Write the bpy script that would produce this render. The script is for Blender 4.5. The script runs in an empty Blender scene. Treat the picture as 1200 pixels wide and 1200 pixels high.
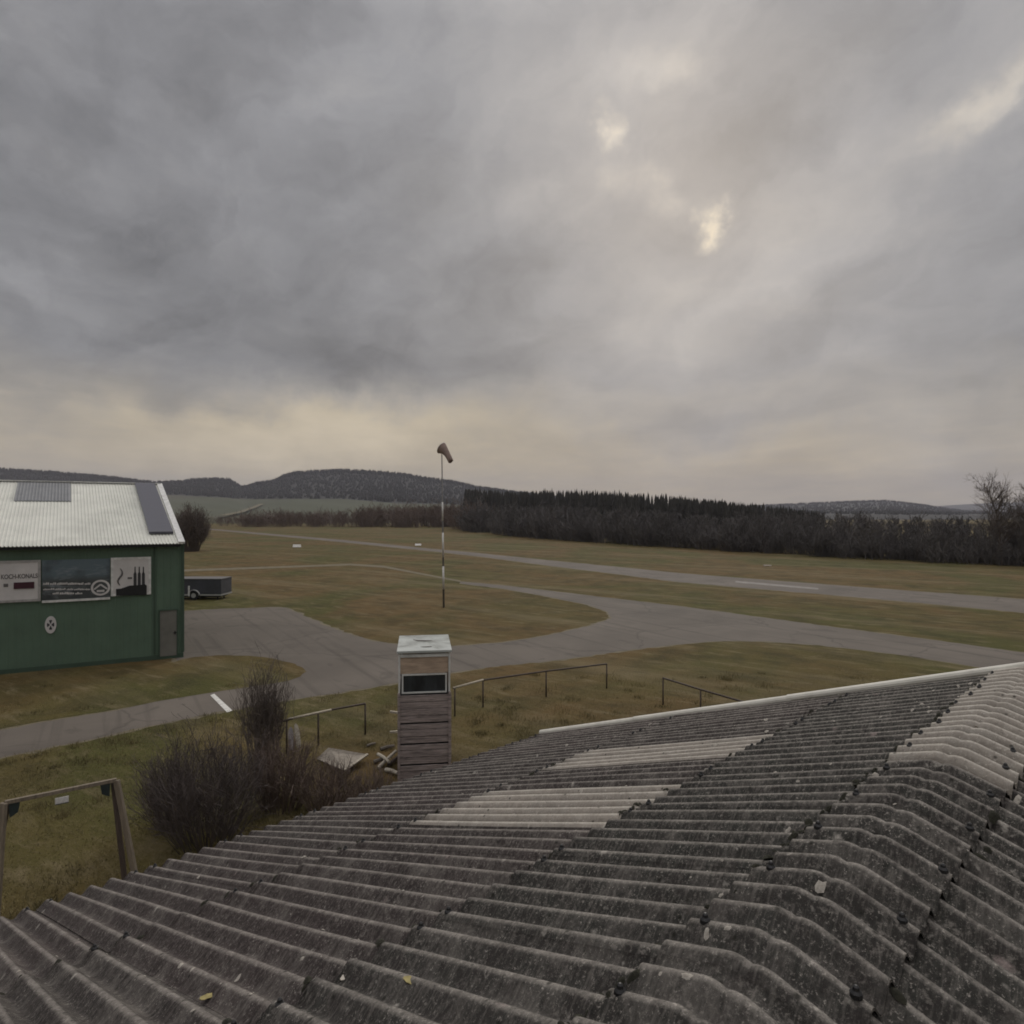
import bpy, math, random
import numpy as np
from mathutils import Vector, Matrix

R = math.radians
random.seed(7)
rng = np.random.default_rng(7)
scene = bpy.context.scene
col = scene.collection

# ------------------------------------------------------------------ camera
F, CX, CY, H = 765.0, 600.0, 604.0, 6.0
cam_d = bpy.data.cameras.new('camera')
cam = bpy.data.objects.new('camera', cam_d)
col.objects.link(cam)
cam.location = (0, 0, H)
cam.rotation_euler = (R(90), 0, 0)
cam_d.sensor_width = 36
cam_d.lens = 36 * F / 1200
cam_d.shift_y = (CY - 600) / 1200
cam_d.clip_start = 0.05
cam_d.clip_end = 30000
scene.camera = cam

def G(x, y, z=0.0):
    "ground point seen at photo pixel x, y"
    d = (H - z) * F / (y - CY)
    return Vector(((x - CX) / F * d, d, z))

def at(x, y, d):
    return Vector(((x - CX) / F * d, d, H + (CY - y) / F * d))

# ------------------------------------------------------------------ materials
def nt_new(name):
    m = bpy.data.materials.new(name)
    m.use_nodes = True
    nt = m.node_tree
    b = nt.nodes['Principled BSDF']
    return m, nt, b

def N(nt, typ, **kw):
    n = nt.nodes.new(typ)
    for k, v in kw.items():
        if k.startswith('i_'):
            n.inputs[k[2:]].default_value = v
        else:
            setattr(n, k, v)
    return n

def L(nt, a, b):
    nt.links.new(a, b)

def ramp(nt, fac, stops):
    r = nt.nodes.new('ShaderNodeValToRGB')
    els = r.color_ramp.elements
    while len(els) < len(stops):
        els.new(0.5)
    for el, (p, c) in zip(els, stops):
        el.position = p
        el.color = (c[0], c[1], c[2], 1) if not isinstance(c, (int, float)) else (c, c, c, 1)
    if fac is not None:
        L(nt, fac, r.inputs[0])
    return r.outputs[0]

def mixc(nt, fac, a, b):
    m = nt.nodes.new('ShaderNodeMix')
    m.data_type = 'RGBA'
    for s, v in ((0, fac), (6, a), (7, b)):
        if hasattr(v, 'links') or isinstance(v, bpy.types.NodeSocket):
            L(nt, v, m.inputs[s])
        else:
            m.inputs[s].default_value = v if s == 0 else (*v[:3], 1)
    return m.outputs[2]

def math_n(nt, op, a, b=0.0, c=None, clamp=False):
    m = nt.nodes.new('ShaderNodeMath')
    m.operation = op
    m.use_clamp = clamp
    for i, v in enumerate((a, b) if c is None else (a, b, c)):
        if isinstance(v, bpy.types.NodeSocket):
            L(nt, v, m.inputs[i])
        else:
            m.inputs[i].default_value = v
    return m.outputs[0]

def rotscale(nt, vec, rot, scale):
    a = N(nt, 'ShaderNodeMapping'); a.inputs['Rotation'].default_value = rot
    L(nt, vec, a.inputs['Vector'])
    b = N(nt, 'ShaderNodeMapping'); b.inputs['Scale'].default_value = scale
    L(nt, a.outputs[0], b.inputs['Vector'])
    return b.outputs[0]

def noise(nt, vec, scale, detail=4, rough=0.55, dist=0.0):
    n = N(nt, 'ShaderNodeTexNoise')
    n.inputs['Scale'].default_value = scale
    n.inputs['Detail'].default_value = detail
    n.inputs['Roughness'].default_value = rough
    n.inputs['Distortion'].default_value = dist
    if vec is not None:
        L(nt, vec, n.inputs['Vector'])
    return n.outputs['Fac']

def mapping(nt, vec, scale=(1, 1, 1), rot=(0, 0, 0)):
    m = N(nt, 'ShaderNodeMapping')
    m.inputs['Scale'].default_value = scale
    m.inputs['Rotation'].default_value = rot
    L(nt, vec, m.inputs['Vector'])
    return m.outputs[0]

def mat(name, c, rough=0.8, scale=6.0, amt=0.25, bump=0.0, metal=0.0, stretch=(1, 1, 1), dirt=None, dirt_amt=0.0, bscale=None):
    "weathered surface: base colour broken by two noises, optional dirt patches and bump"
    m, nt, b = nt_new(name)
    pos = N(nt, 'ShaderNodeNewGeometry').outputs['Position']
    v = mapping(nt, pos, stretch)
    f = noise(nt, v, scale, 6, 0.65)
    lo = tuple(x * (1 - amt) for x in c)
    hi = tuple(min(1, x * (1 + amt)) for x in c)
    out = ramp(nt, f, [(0.3, lo), (0.7, hi)])
    if dirt:
        f2 = noise(nt, v, scale * 0.35, 5, 0.7, 0.6)
        k = ramp(nt, f2, [(0.5, 0.0), (0.68, dirt_amt)])
        out = mixc(nt, k, out, dirt)
    L(nt, out, b.inputs['Base Color'])
    b.inputs['Roughness'].default_value = rough
    b.inputs['Metallic'].default_value = metal
    if bump:
        bp = N(nt, 'ShaderNodeBump')
        bp.inputs['Strength'].default_value = bump
        bp.inputs['Distance'].default_value = 0.02
        L(nt, noise(nt, v, bscale or scale * 3, 5, 0.7), bp.inputs['Height'])
        L(nt, bp.outputs[0], b.inputs['Normal'])
    return m

def sand(name, base, rough=0.9):
    return mat(name, base, rough)

# grass: olive, brown and straw patches at several sizes
def grass_mat():
    m, nt, b = nt_new('meadow')
    pos = N(nt, 'ShaderNodeNewGeometry').outputs['Position']
    big = noise(nt, mapping(nt, pos, (1, 0.8, 1)), 0.055, 5, 0.6, 0.8)
    mid = noise(nt, pos, 0.45, 6, 0.65, 0.4)
    fine = noise(nt, pos, 9.0, 6, 0.75)
    veryfine = noise(nt, pos, 55.0, 3, 0.7)
    streak = noise(nt, rotscale(nt, pos, (0, 0, R(38)), (0.03, 0.30, 1)), 1.0, 5, 0.6)
    olive, brown, straw, dark = (0.080, 0.078, 0.024), (0.128, 0.084, 0.036), (0.190, 0.152, 0.088), (0.038, 0.034, 0.016)
    tuft = noise(nt, rotscale(nt, pos, (0, 0, R(35)), (0.5, 1.6, 1)), 1.0, 7, 0.72, 0.3)
    patch = noise(nt, pos, 0.16, 6, 0.68, 0.9)
    c = mixc(nt, ramp(nt, big, [(0.40, 0), (0.55, 1)]), olive, brown)
    c = mixc(nt, ramp(nt, patch, [(0.50, 0), (0.66, 0.6)]), c, (0.060, 0.064, 0.022))
    c = mixc(nt, ramp(nt, mid, [(0.46, 0), (0.66, 0.6)]), c, dark)
    c = mixc(nt, ramp(nt, streak, [(0.50, 0), (0.68, 0.55)]), c, straw)
    c = mixc(nt, ramp(nt, tuft, [(0.52, 0), (0.68, 0.75)]), c, straw)
    c = mixc(nt, ramp(nt, tuft, [(0.30, 0.6), (0.46, 0.0)]), c, dark)
    c = mixc(nt, ramp(nt, fine, [(0.50, 0), (0.75, 0.55)]), c, straw)
    c = mixc(nt, ramp(nt, veryfine, [(0.45, 0.0), (0.72, 0.5)]), c, dark)
    L(nt, c, b.inputs['Base Color'])
    b.inputs['Roughness'].default_value = 1.0
    b.inputs['Specular IOR Level'].default_value = 0.1
    bp = N(nt, 'ShaderNodeBump', )
    bp.inputs['Strength'].default_value = 0.7
    bp.inputs['Distance'].default_value = 0.06
    L(nt, fine, bp.inputs['Height'])
    L(nt, bp.outputs[0], b.inputs['Normal'])
    return m

def asphalt_mat(name, c):
    m, nt, b = nt_new(name)
    pos = N(nt, 'ShaderNodeNewGeometry').outputs['Position']
    big = noise(nt, pos, 0.16, 6, 0.65, 0.6)
    fine = noise(nt, pos, 30, 4, 0.8)
    crack = N(nt, 'ShaderNodeTexVoronoi', feature='DISTANCE_TO_EDGE')
    crack.inputs['Scale'].default_value = 0.13
    warp = N(nt, 'ShaderNodeVectorMath', operation='ADD')
    L(nt, pos, warp.inputs[0])
    nn = N(nt, 'ShaderNodeTexNoise')
    nn.inputs['Scale'].default_value = 0.9
    L(nt, pos, nn.inputs['Vector'])
    L(nt, nn.outputs['Color'], warp.inputs[1])
    L(nt, warp.outputs[0], crack.inputs['Vector'])
    lo, hi = tuple(x * 0.74 for x in c), tuple(x * 1.28 for x in c)
    cc = ramp(nt, big, [(0.3, lo), (0.7, hi)])
    cc = mixc(nt, ramp(nt, fine, [(0.4, 0), (0.8, 0.35)]), cc, tuple(x * 1.5 for x in c))
    k = ramp(nt, crack.outputs['Distance'], [(0.0, 0.45), (0.010, 0.0)])
    cc = mixc(nt, k, cc, tuple(x * 0.4 for x in c))
    pat = noise(nt, pos, 0.5, 3, 0.5, 1.5)
    cc = mixc(nt, ramp(nt, pat, [(0.62, 0), (0.66, 0.5)]), cc, tuple(x * 0.7 for x in c))
    tyre = noise(nt, rotscale(nt, pos, (0, 0, R(58)), (0.05, 2.2, 1)), 1.0, 4, 0.6, 0.25)
    cc = mixc(nt, ramp(nt, tyre, [(0.54, 0), (0.68, 0.6)]), cc, tuple(x * 0.62 for x in c))
    L(nt, cc, b.inputs['Base Color'])
    b.inputs['Roughness'].default_value = 0.9
    b.inputs['Specular IOR Level'].default_value = 0.25
    bp = N(nt, 'ShaderNodeBump')
    bp.inputs['Strength'].default_value = 0.3
    bp.inputs['Distance'].default_value = 0.01
    L(nt, fine, bp.inputs['Height'])
    L(nt, bp.outputs[0], b.inputs['Normal'])
    return m

# fibre cement: weathered crests with painted light, brown and green growth, pale lichen spots
def roof_mat(name, red, green, pale, lichen=1.0, crest_amt=0.60, trough=0.0):
    m, nt, b = nt_new(name)
    tc = N(nt, 'ShaderNodeNewGeometry').outputs['Position']
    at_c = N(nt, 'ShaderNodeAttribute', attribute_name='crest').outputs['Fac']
    at_t = N(nt, 'ShaderNodeAttribute', attribute_name='tint').outputs['Fac']
    big = noise(nt, tc, 0.9, 6, 0.65, 0.5)
    mid = noise(nt, tc, 7.0, 8, 0.75)
    fine = noise(nt, tc, 70.0, 6, 0.8)
    run = noise(nt, rotscale(nt, tc, (0, 0, R(-44.4)), (9, 60, 9)), 1.0, 6, 0.72)
    c = mixc(nt, at_t, red, green)
    c = mixc(nt, ramp(nt, big, [(0.35, 0.0), (0.7, 0.55)]), c, tuple(x * 0.55 for x in green))
    c = mixc(nt, ramp(nt, mid, [(0.35, 0.6), (0.62, 0.0)]), c, tuple(x * 0.5 for x in red))
    wash = noise(nt, tc, 2.3, 7, 0.7, 0.8)
    c = mixc(nt, ramp(nt, wash, [(0.50, 0.0), (0.64, 0.40)]), c, tuple(x * 0.46 for x in pale))
    c = mixc(nt, ramp(nt, run, [(0.50, 0.0), (0.72, 0.55)]), c, tuple(x * 0.48 for x in pale))
    c = mixc(nt, ramp(nt, run, [(0.30, 0.6), (0.46, 0.0)]), c, tuple(x * 0.45 for x in red))
    # crest line pale from wear and from lit edges painted in, broken by noise
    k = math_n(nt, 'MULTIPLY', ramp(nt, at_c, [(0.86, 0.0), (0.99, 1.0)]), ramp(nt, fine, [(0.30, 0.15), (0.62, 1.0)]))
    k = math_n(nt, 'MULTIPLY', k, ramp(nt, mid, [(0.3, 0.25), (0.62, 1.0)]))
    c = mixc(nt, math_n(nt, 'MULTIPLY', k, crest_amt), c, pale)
    # shade of the troughs painted in as a grime-like darkening
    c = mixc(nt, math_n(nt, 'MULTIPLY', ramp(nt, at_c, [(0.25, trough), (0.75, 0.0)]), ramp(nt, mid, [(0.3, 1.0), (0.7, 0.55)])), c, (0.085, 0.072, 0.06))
    # pale grains and lichen rosettes
    g = math_n(nt, 'MULTIPLY', ramp(nt, fine, [(0.56, 0.0), (0.64, 1.0)]), ramp(nt, mid, [(0.40, 0.15), (0.58, 0.95)]))
    c = mixc(nt, g, c, tuple(x * 0.9 for x in pale))
    coarse = noise(nt, tc, 32.0, 5, 0.75)
    g2 = math_n(nt, 'MULTIPLY', ramp(nt, coarse, [(0.54, 0.0), (0.66, 0.75)]), ramp(nt, big, [(0.30, 0.35), (0.6, 1.0)]))
    c = mixc(nt, g2, c, tuple(x * 0.50 for x in pale))
    c = mixc(nt, ramp(nt, coarse, [(0.30, 0.75), (0.44, 0.0)]), c, tuple(x * 0.4 for x in green))
    for sc_, th, colr in ((5.0, 0.10, (0.46, 0.43, 0.38)), (17.0, 0.13, (0.30, 0.28, 0.25)), (3.1, 0.075, (0.33, 0.27, 0.25))):
        w = N(nt, 'ShaderNodeVectorMath', operation='ADD')
        nz = N(nt, 'ShaderNodeTexNoise')
        nz.inputs['Scale'].default_value = 18
        L(nt, tc, nz.inputs['Vector'])
        sc2 = N(nt, 'ShaderNodeVectorMath', operation='SCALE')
        sc2.inputs['Scale'].default_value = 0.07
        L(nt, nz.outputs['Color'], sc2.inputs[0])
        L(nt, tc, w.inputs[0])
        L(nt, sc2.outputs[0], w.inputs[1])
        vo = N(nt, 'ShaderNodeTexVoronoi')
        vo.inputs['Scale'].default_value = sc_
        L(nt, w.outputs[0], vo.inputs['Vector'])
        sep = N(nt, 'ShaderNodeSeparateColor')
        L(nt, vo.outputs['Color'], sep.inputs[0])
        pick = ramp(nt, sep.outputs[0], [(0.72, 0.0), (0.76, 0.85)])
        dot = ramp(nt, vo.outputs['Distance'], [(th * 0.6, 1.0), (th * 1.6, 0.0)])
        kk = math_n(nt, 'MULTIPLY', math_n(nt, 'MULTIPLY', pick, dot), ramp(nt, fine, [(0.35, 0.25), (0.6, 0.95)]))
        c = mixc(nt, math_n(nt, 'MULTIPLY', kk, lichen), c, colr)
    # moss specks
    vo = N(nt, 'ShaderNodeTexVoronoi')
    vo.inputs['Scale'].default_value = 9
    L(nt, tc, vo.inputs['Vector'])
    c = mixc(nt, ramp(nt, vo.outputs['Distance'], [(0.05, 0.8), (0.14, 0.0)]), c, (0.016, 0.016, 0.012))
    L(nt, c, b.inputs['Base Color'])
    b.inputs['Roughness'].default_value = 0.92
    b.inputs['Specular IOR Level'].default_value = 0.2
    bp = N(nt, 'ShaderNodeBump')
    bp.inputs['Strength'].default_value = 0.6
    bp.inputs['Distance'].default_value = 0.006
    L(nt, math_n(nt, 'ADD', fine, math_n(nt, 'MULTIPLY', mid, 2.0)), bp.inputs['Height'])
    L(nt, bp.outputs[0], b.inputs['Normal'])
    return m

M = {}
M['grass'] = grass_mat()
M['asphalt'] = asphalt_mat('asphalt', (0.114, 0.098, 0.083))
M['runway'] = asphalt_mat('runway_asphalt', (0.122, 0.105, 0.090))
M['dirt'] = mat('worn_track', (0.13, 0.11, 0.07), 1, 1.2, 0.3)
M['paint'] = mat('road_paint', (0.62, 0.61, 0.57), 0.8, 7, 0.25, dirt=(0.2, 0.18, 0.16), dirt_amt=0.5)
M['paint_worn'] = mat('road_paint_worn', (0.165, 0.148, 0.135), 0.8, 2, 0.3, dirt=(0.12, 0.102, 0.092), dirt_amt=0.9)
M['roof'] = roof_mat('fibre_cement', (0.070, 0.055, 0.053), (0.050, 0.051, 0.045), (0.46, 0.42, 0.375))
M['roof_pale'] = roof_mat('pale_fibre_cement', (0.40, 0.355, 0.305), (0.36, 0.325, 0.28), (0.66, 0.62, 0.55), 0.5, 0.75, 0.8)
M['bolt'] = mat('black_bolt', (0.012, 0.012, 0.013), 0.5)
M['verge'] = mat('verge_metal', (0.66, 0.64, 0.57), 0.6, 3, 0.12, dirt=(0.3, 0.28, 0.23), dirt_amt=0.35)
M['plaster'] = mat('shed_wall', (0.30, 0.28, 0.24), 0.9, 2, 0.2, 0.3)
M['wood'] = mat('grey_plank', (0.30, 0.25, 0.235), 0.9, 3, 0.45, 0.5, stretch=(1.2, 1.2, 14), dirt=(0.05, 0.042, 0.04), dirt_amt=0.6)
M['timber'] = mat('swing_timber', (0.20, 0.165, 0.125), 0.85, 3, 0.35, 0.3, stretch=(8, 8, 1))
M['dark_timber'] = mat('dark_timber', (0.075, 0.055, 0.045), 0.9, 3, 0.35, 0.3, stretch=(8, 8, 1))
M['bracket'] = mat('teal_bracket', (0.02, 0.032, 0.034), 0.6)
M['plate'] = mat('white_plate', (0.62, 0.61, 0.60), 0.6, 30, 0.2)
M['white'] = mat('white_paint', (0.60, 0.61, 0.59), 0.55, 4, 0.12, dirt=(0.3, 0.29, 0.26), dirt_amt=0.5)
M['cabin_roof'] = mat('cabin_roof_felt', (0.40, 0.42, 0.40), 0.75, 2.2, 0.15, dirt=(0.10, 0.10, 0.085), dirt_amt=0.7)
M['tan'] = mat('tan_board', (0.41, 0.31, 0.23), 0.8, 3, 0.3, stretch=(1, 1, 6))
M['black'] = mat('dark_interior', (0.012, 0.012, 0.013), 0.8)
M['hangar'] = mat('green_cladding', (0.090, 0.144, 0.100), 0.7, 0.8, 0.14, dirt=(0.080, 0.122, 0.088), dirt_amt=0.5)
M['hangar_dark'] = mat('green_cladding_trim', (0.044, 0.076, 0.052), 0.7, 1, 0.1)
M['hangar_roof'] = mat('coated_roof_sheet', (0.66, 0.66, 0.60), 0.6, 0.9, 0.1, dirt=(0.44, 0.44, 0.40), dirt_amt=0.5)
M['skylight'] = mat('grp_skylight', (0.20, 0.205, 0.215), 0.45, 2, 0.15)
M['trim_white'] = mat('white_trim', (0.62, 0.62, 0.60), 0.55)
M['solar'] = mat('solar_glass', (0.075, 0.075, 0.095), 0.35, 5, 0.1)
M['door'] = mat('door_grey_green', (0.15, 0.148, 0.130), 0.65, 2, 0.15)
M['sign_grey'] = mat('sign_white', (0.56, 0.54, 0.53), 0.6, 1.5, 0.12)
M['sign_frame'] = mat('sign_frame', (0.34, 0.33, 0.32), 0.5)
M['sign_ink'] = mat('sign_ink', (0.035, 0.035, 0.04), 0.6)
M['ink_soft'] = mat('sign_ink_grey', (0.11, 0.105, 0.105), 0.6)
M['display'] = mat('display_maroon', (0.045, 0.008, 0.02), 0.35)
M['tarp'] = mat('tarpaulin', (0.052, 0.054, 0.066), 0.6, 1.5, 0.2)
M['rubber'] = mat('rubber', (0.02, 0.02, 0.02), 0.9)
M['galv'] = mat('galvanised', (0.36, 0.36, 0.35), 0.5, 6, 0.2)
M['rust'] = mat('rusty_pipe', (0.065, 0.048, 0.038), 0.8, 12, 0.4)
M['pipe_pale'] = mat('pale_pipe', (0.36, 0.32, 0.25), 0.7, 12, 0.3)
M['pole_grey'] = mat('pole_grey', (0.16, 0.155, 0.15), 0.6)
M['pole_white'] = mat('pole_white', (0.60, 0.59, 0.57), 0.6)
M['sock'] = mat('sock_cloth', (0.27, 0.20, 0.175), 0.9, 6, 0.2)
M['board'] = mat('weathered_board', (0.30, 0.265, 0.22), 0.9, 5, 0.35, 0.4, stretch=(2, 10, 2), dirt=(0.12, 0.105, 0.09), dirt_amt=0.6)
M['pale_wood'] = mat('pale_wood', (0.42, 0.38, 0.31), 0.85, 5, 0.3)
M['plank_grey'] = mat('plank_blue_grey', (0.22, 0.20, 0.20), 0.85, 5, 0.3)
M['bark'] = mat('bark', (0.125, 0.102, 0.088), 0.95, 4, 0.35)
M['bark_dark'] = mat('bark_dark', (0.098, 0.080, 0.074), 0.95, 4, 0.35)
M['bark_brown'] = mat('bark_brown', (0.15, 0.112, 0.092), 0.95, 4, 0.35)
M['bark_pale'] = mat('bark_pale', (0.15, 0.13, 0.11), 0.95, 4, 0.35)
M['needles'] = mat('needles', (0.056, 0.054, 0.049), 0.95, 0.15, 0.35)
M['hill_needles'] = mat('hill_forest', (0.031, 0.030, 0.031), 0.95, 0.02, 0.2, stretch=(1, 1, 1))
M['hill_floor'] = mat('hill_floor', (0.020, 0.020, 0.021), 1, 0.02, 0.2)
M['wood_far'] = mat('wood_far', (0.116, 0.107, 0.104), 0.95, 0.12, 0.35)
M['marker'] = mat('marker_white', (0.78, 0.77, 0.74), 0.6)
M['leaf_yellow'] = mat('leaf_yellow', (0.30, 0.25, 0.10), 0.8, 30, 0.3)
M['leaf_pale'] = mat('leaf_pale', (0.46, 0.42, 0.36), 0.8, 30, 0.3)
M['blade'] = mat('grass_blade', (0.15, 0.125, 0.055), 1.0, 0.8, 0.5)

# dark glass
m_, nt_, b_ = nt_new('window_glass')
L(nt_, ramp(nt_, noise(nt_, mapping(nt_, N(nt_, 'ShaderNodeNewGeometry').outputs['Position'], (3, 3, 0.7)), 2.0, 3), [(0.35, (0.012, 0.014, 0.017)), (0.65, (0.035, 0.042, 0.048))]), b_.inputs['Base Color'])
b_.inputs['Roughness'].default_value = 0.12
M['glass'] = m_

# ------------------------------------------------------------------ mesh helpers
BASE = {}

def tag(o, label=None, cat=None, group=None, kind=None):
    if label: o['label'] = label
    if cat: o['category'] = cat
    if group: o['group'] = group
    if kind: o['kind'] = kind
    return o

def thing(name, base, label, cat, group=None):
    o = bpy.data.objects.new(name, None)
    o.empty_display_size = 0.3
    col.objects.link(o)
    o.location = base
    BASE[o.name] = Vector(base)
    return tag(o, label, cat, group)

class MB:
    def __init__(self):
        self.v, self.f, self.n = [], [], 0
    def add(self, verts, faces):
        verts = np.asarray([tuple(p) for p in verts], dtype=float).reshape(-1, 3) if not isinstance(verts, np.ndarray) else verts
        k = self.n
        self.v.append(verts)
        self.f.extend(tuple(i + k for i in f) for f in faces)
        self.n += len(verts)
    def hexa(self, p):
        "p: eight corners, bottom loop then top loop"
        self.add(p, [(3, 2, 1, 0), (4, 5, 6, 7), (0, 1, 5, 4), (1, 2, 6, 5), (2, 3, 7, 6), (3, 0, 4, 7)])
    def box(self, c, s, ax=None):
        ax = ax or (Vector((1, 0, 0)), Vector((0, 1, 0)), Vector((0, 0, 1)))
        c = Vector(c)
        pts = []
        for z in (-1, 1):
            for x, y in ((-1, -1), (1, -1), (1, 1), (-1, 1)):
                pts.append(c + ax[0] * (x * s[0] / 2) + ax[1] * (y * s[1] / 2) + ax[2] * (z * s[2] / 2))
        self.hexa(pts)
    def beam(self, a, b, w, h, up=Vector((0, 0, 1))):
        a, b = Vector(a), Vector(b)
        d = (b - a)
        ln = d.length
        d.normalize()
        s = d.cross(up)
        if s.length < 1e-4: s = Vector((1, 0, 0))
        s.normalize()
        u = s.cross(d)
        self.box((a + b) / 2, (w, ln, h), (s, d, u))
    def tube(self, pts, radii, n=8, cap=True):
        pts = [Vector(p) for p in pts]
        if isinstance(radii, (int, float)): radii = [radii] * len(pts)
        V = []
        for i, p in enumerate(pts):
            d = (pts[min(i + 1, len(pts) - 1)] - pts[max(i - 1, 0)]).normalized()
            s = d.cross(Vector((0.13, 0.21, 1)) if abs(d.z) < 0.95 else Vector((1, 0.1, 0))).normalized()
            t = s.cross(d)
            for k in range(n):
                a = 2 * math.pi * k / n
                V.append(p + (s * math.cos(a) + t * math.sin(a)) * radii[i])
        Fc = []
        for i in range(len(pts) - 1):
            for k in range(n):
                k2 = (k + 1) % n
                Fc.append((i * n + k, i * n + k2, (i + 1) * n + k2, (i + 1) * n + k))
        if cap:
            Fc.append(tuple(reversed(range(n))))
            Fc.append(tuple((len(pts) - 1) * n + k for k in range(n)))
        self.add(V, Fc)
    def build(self, name, m, parent=None, smooth=False, bevel=0.0, attrs=None):
        me = bpy.data.meshes.new(name)
        v = np.concatenate(self.v) if self.v else np.zeros((0, 3))
        base = BASE.get(parent.name, Vector((0, 0, 0))) if parent is not None else Vector((0, 0, 0))
        v = v - np.array(base)
        me.from_pydata([tuple(p) for p in v.tolist()], [], self.f)
        me.materials.append(m)
        if attrs:
            for k, a in attrs.items():
                at_ = me.attributes.new(k, 'FLOAT', 'POINT')
                at_.data.foreach_set('value', np.asarray(a, dtype=np.float32))
        if smooth:
            me.polygons.foreach_set('use_smooth', [True] * len(me.polygons))
        me.update()
        o = bpy.data.objects.new(name, me)
        col.objects.link(o)
        if parent is not None:
            o.parent = parent
            BASE[o.name] = base
        if bevel:
            md = o.modifiers.new('bevel', 'BEVEL')
            md.width = bevel
            md.segments = 2
            md.limit_method = 'ANGLE'
        return o

def text_mesh(txt, size, origin, X, Y, Z, m, name, parent, width=None):
    cu = bpy.data.curves.new(name, 'FONT')
    cu.body = txt
    cu.size = size
    cu.extrude = 0.002
    cu.offset = 0.008
    cu.align_x = 'LEFT'
    tmp = bpy.data.objects.new('lettering_curve', cu)
    col.objects.link(tmp)
    bpy.context.view_layer.update()
    me = bpy.data.meshes.new_from_object(tmp.evaluated_get(bpy.context.evaluated_depsgraph_get()))
    bpy.data.objects.remove(tmp)
    vs = np.array([tuple(v.co) for v in me.vertices])
    if width:
        vs[:, 0] = (vs[:, 0] - vs[:, 0].min()) * width / (vs[:, 0].max() - vs[:, 0].min())
    fs = [tuple(p.vertices) for p in me.polygons]
    W = np.array(origin) + vs[:, :1] * np.array(X) + vs[:, 1:2] * np.array(Y) + vs[:, 2:3] * np.array(Z)
    mb = MB()
    mb.add(W, fs)
    return mb.build(name, m, parent)

# ------------------------------------------------------------------ bare trees and shrubs (twig by twig)
def tubes3(polys):
    "list of (pts Nx3, radii N) -> verts, faces with three-sided tubes, numpy"
    V, Fc, k = [], [], 0
    for pts, rad in polys:
        pts = np.asarray(pts)
        n = len(pts)
        d = np.gradient(pts, axis=0)
        d /= np.linalg.norm(d, axis=1)[:, None] + 1e-9
        ref = np.array([0.31, 0.52, 0.8]) if abs(d[0, 2]) < 0.8 else np.array([1.0, 0.2, 0.1])
        s = np.cross(d, ref)
        s /= np.linalg.norm(s, axis=1)[:, None] + 1e-9
        t = np.cross(s, d)
        rad = np.asarray(rad)[:, None]
        rings = [pts + rad * (s * math.cos(a) + t * math.sin(a)) for a in (0.0, 2.0944, 4.18879)]
        vv = np.stack(rings, 1).reshape(-1, 3)
        V.append(vv)
        for i in range(n - 1):
            a = k + i * 3
            Fc += [(a, a + 1, a + 4, a + 3), (a + 1, a + 2, a + 5, a + 4), (a + 2, a, a + 3, a + 5)]
        k += n * 3
    return np.concatenate(V), Fc

def limb(p, d, ln, r, segs, wander, lift, rg):
    pts = [np.array(p)]
    d = np.array(d, dtype=float)
    for _ in range(segs):
        d = d + rg.normal(0, wander, 3) + np.array([0, 0, lift])
        d /= np.linalg.norm(d)
        pts.append(pts[-1] + d * ln / segs)
    return np.array(pts), np.linspace(r, r * 0.35, segs + 1), d

def grow(p, d, ln, r, level, rg, out, kids, spread, lift=0.05, wander=0.14, ratio=0.55):
    pts, rad, _ = limb(p, d, ln, r, 4, wander, lift, rg)
    out.append((pts, rad))
    if level <= 0: return
    for _ in range(kids[level - 1]):
        f = rg.uniform(0.25, 1.0)
        i = min(int(f * 4), 3)
        q = pts[i] + (pts[i + 1] - pts[i]) * (f * 4 - i)
        dd = pts[i + 1] - pts[i]
        dd = dd / np.linalg.norm(dd) + rg.normal(0, spread, 3)
        dd /= np.linalg.norm(dd)
        grow(q, dd, ln * ratio * rg.uniform(0.6, 1.25), max(r * 0.45, 0.002), level - 1, rg, out, kids, spread, lift, wander, ratio)

def tree_polys(h, seed, kids=(5, 6, 9), r=None, spread=0.55, twig=0.0, ratio=0.48, up=(0.5, 1.3), reach=1.0):
    rg = np.random.default_rng(seed)
    out = []
    r = r or h * 0.016
    pts, rad, d = limb((0, 0, -0.2), (0, 0, 1), h * 0.93, r, 7, 0.05, 0.03, rg)
    out.append((pts, rad))
    for _ in range(kids[-1]):
        f = rg.uniform(0.22, 0.98)
        i = min(int(f * 7), 6)
        q = pts[i] + (pts[i + 1] - pts[i]) * (f * 7 - i)
        a = rg.uniform(0, 2 * math.pi)
        dd = np.array([math.cos(a), math.sin(a), rg.uniform(*up)])
        dd /= np.linalg.norm(dd)
        grow(q, dd, reach * h * (0.20 + 0.30 * (1 - f)) * rg.uniform(0.7, 1.2), r * 0.5 * (1 - 0.5 * f), len(kids) - 1, rg, out, kids[:-1], spread, 0.06, 0.13, ratio)
    if twig:
        out = [(p, np.maximum(q, twig)) for p, q in out]
    return out

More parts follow.
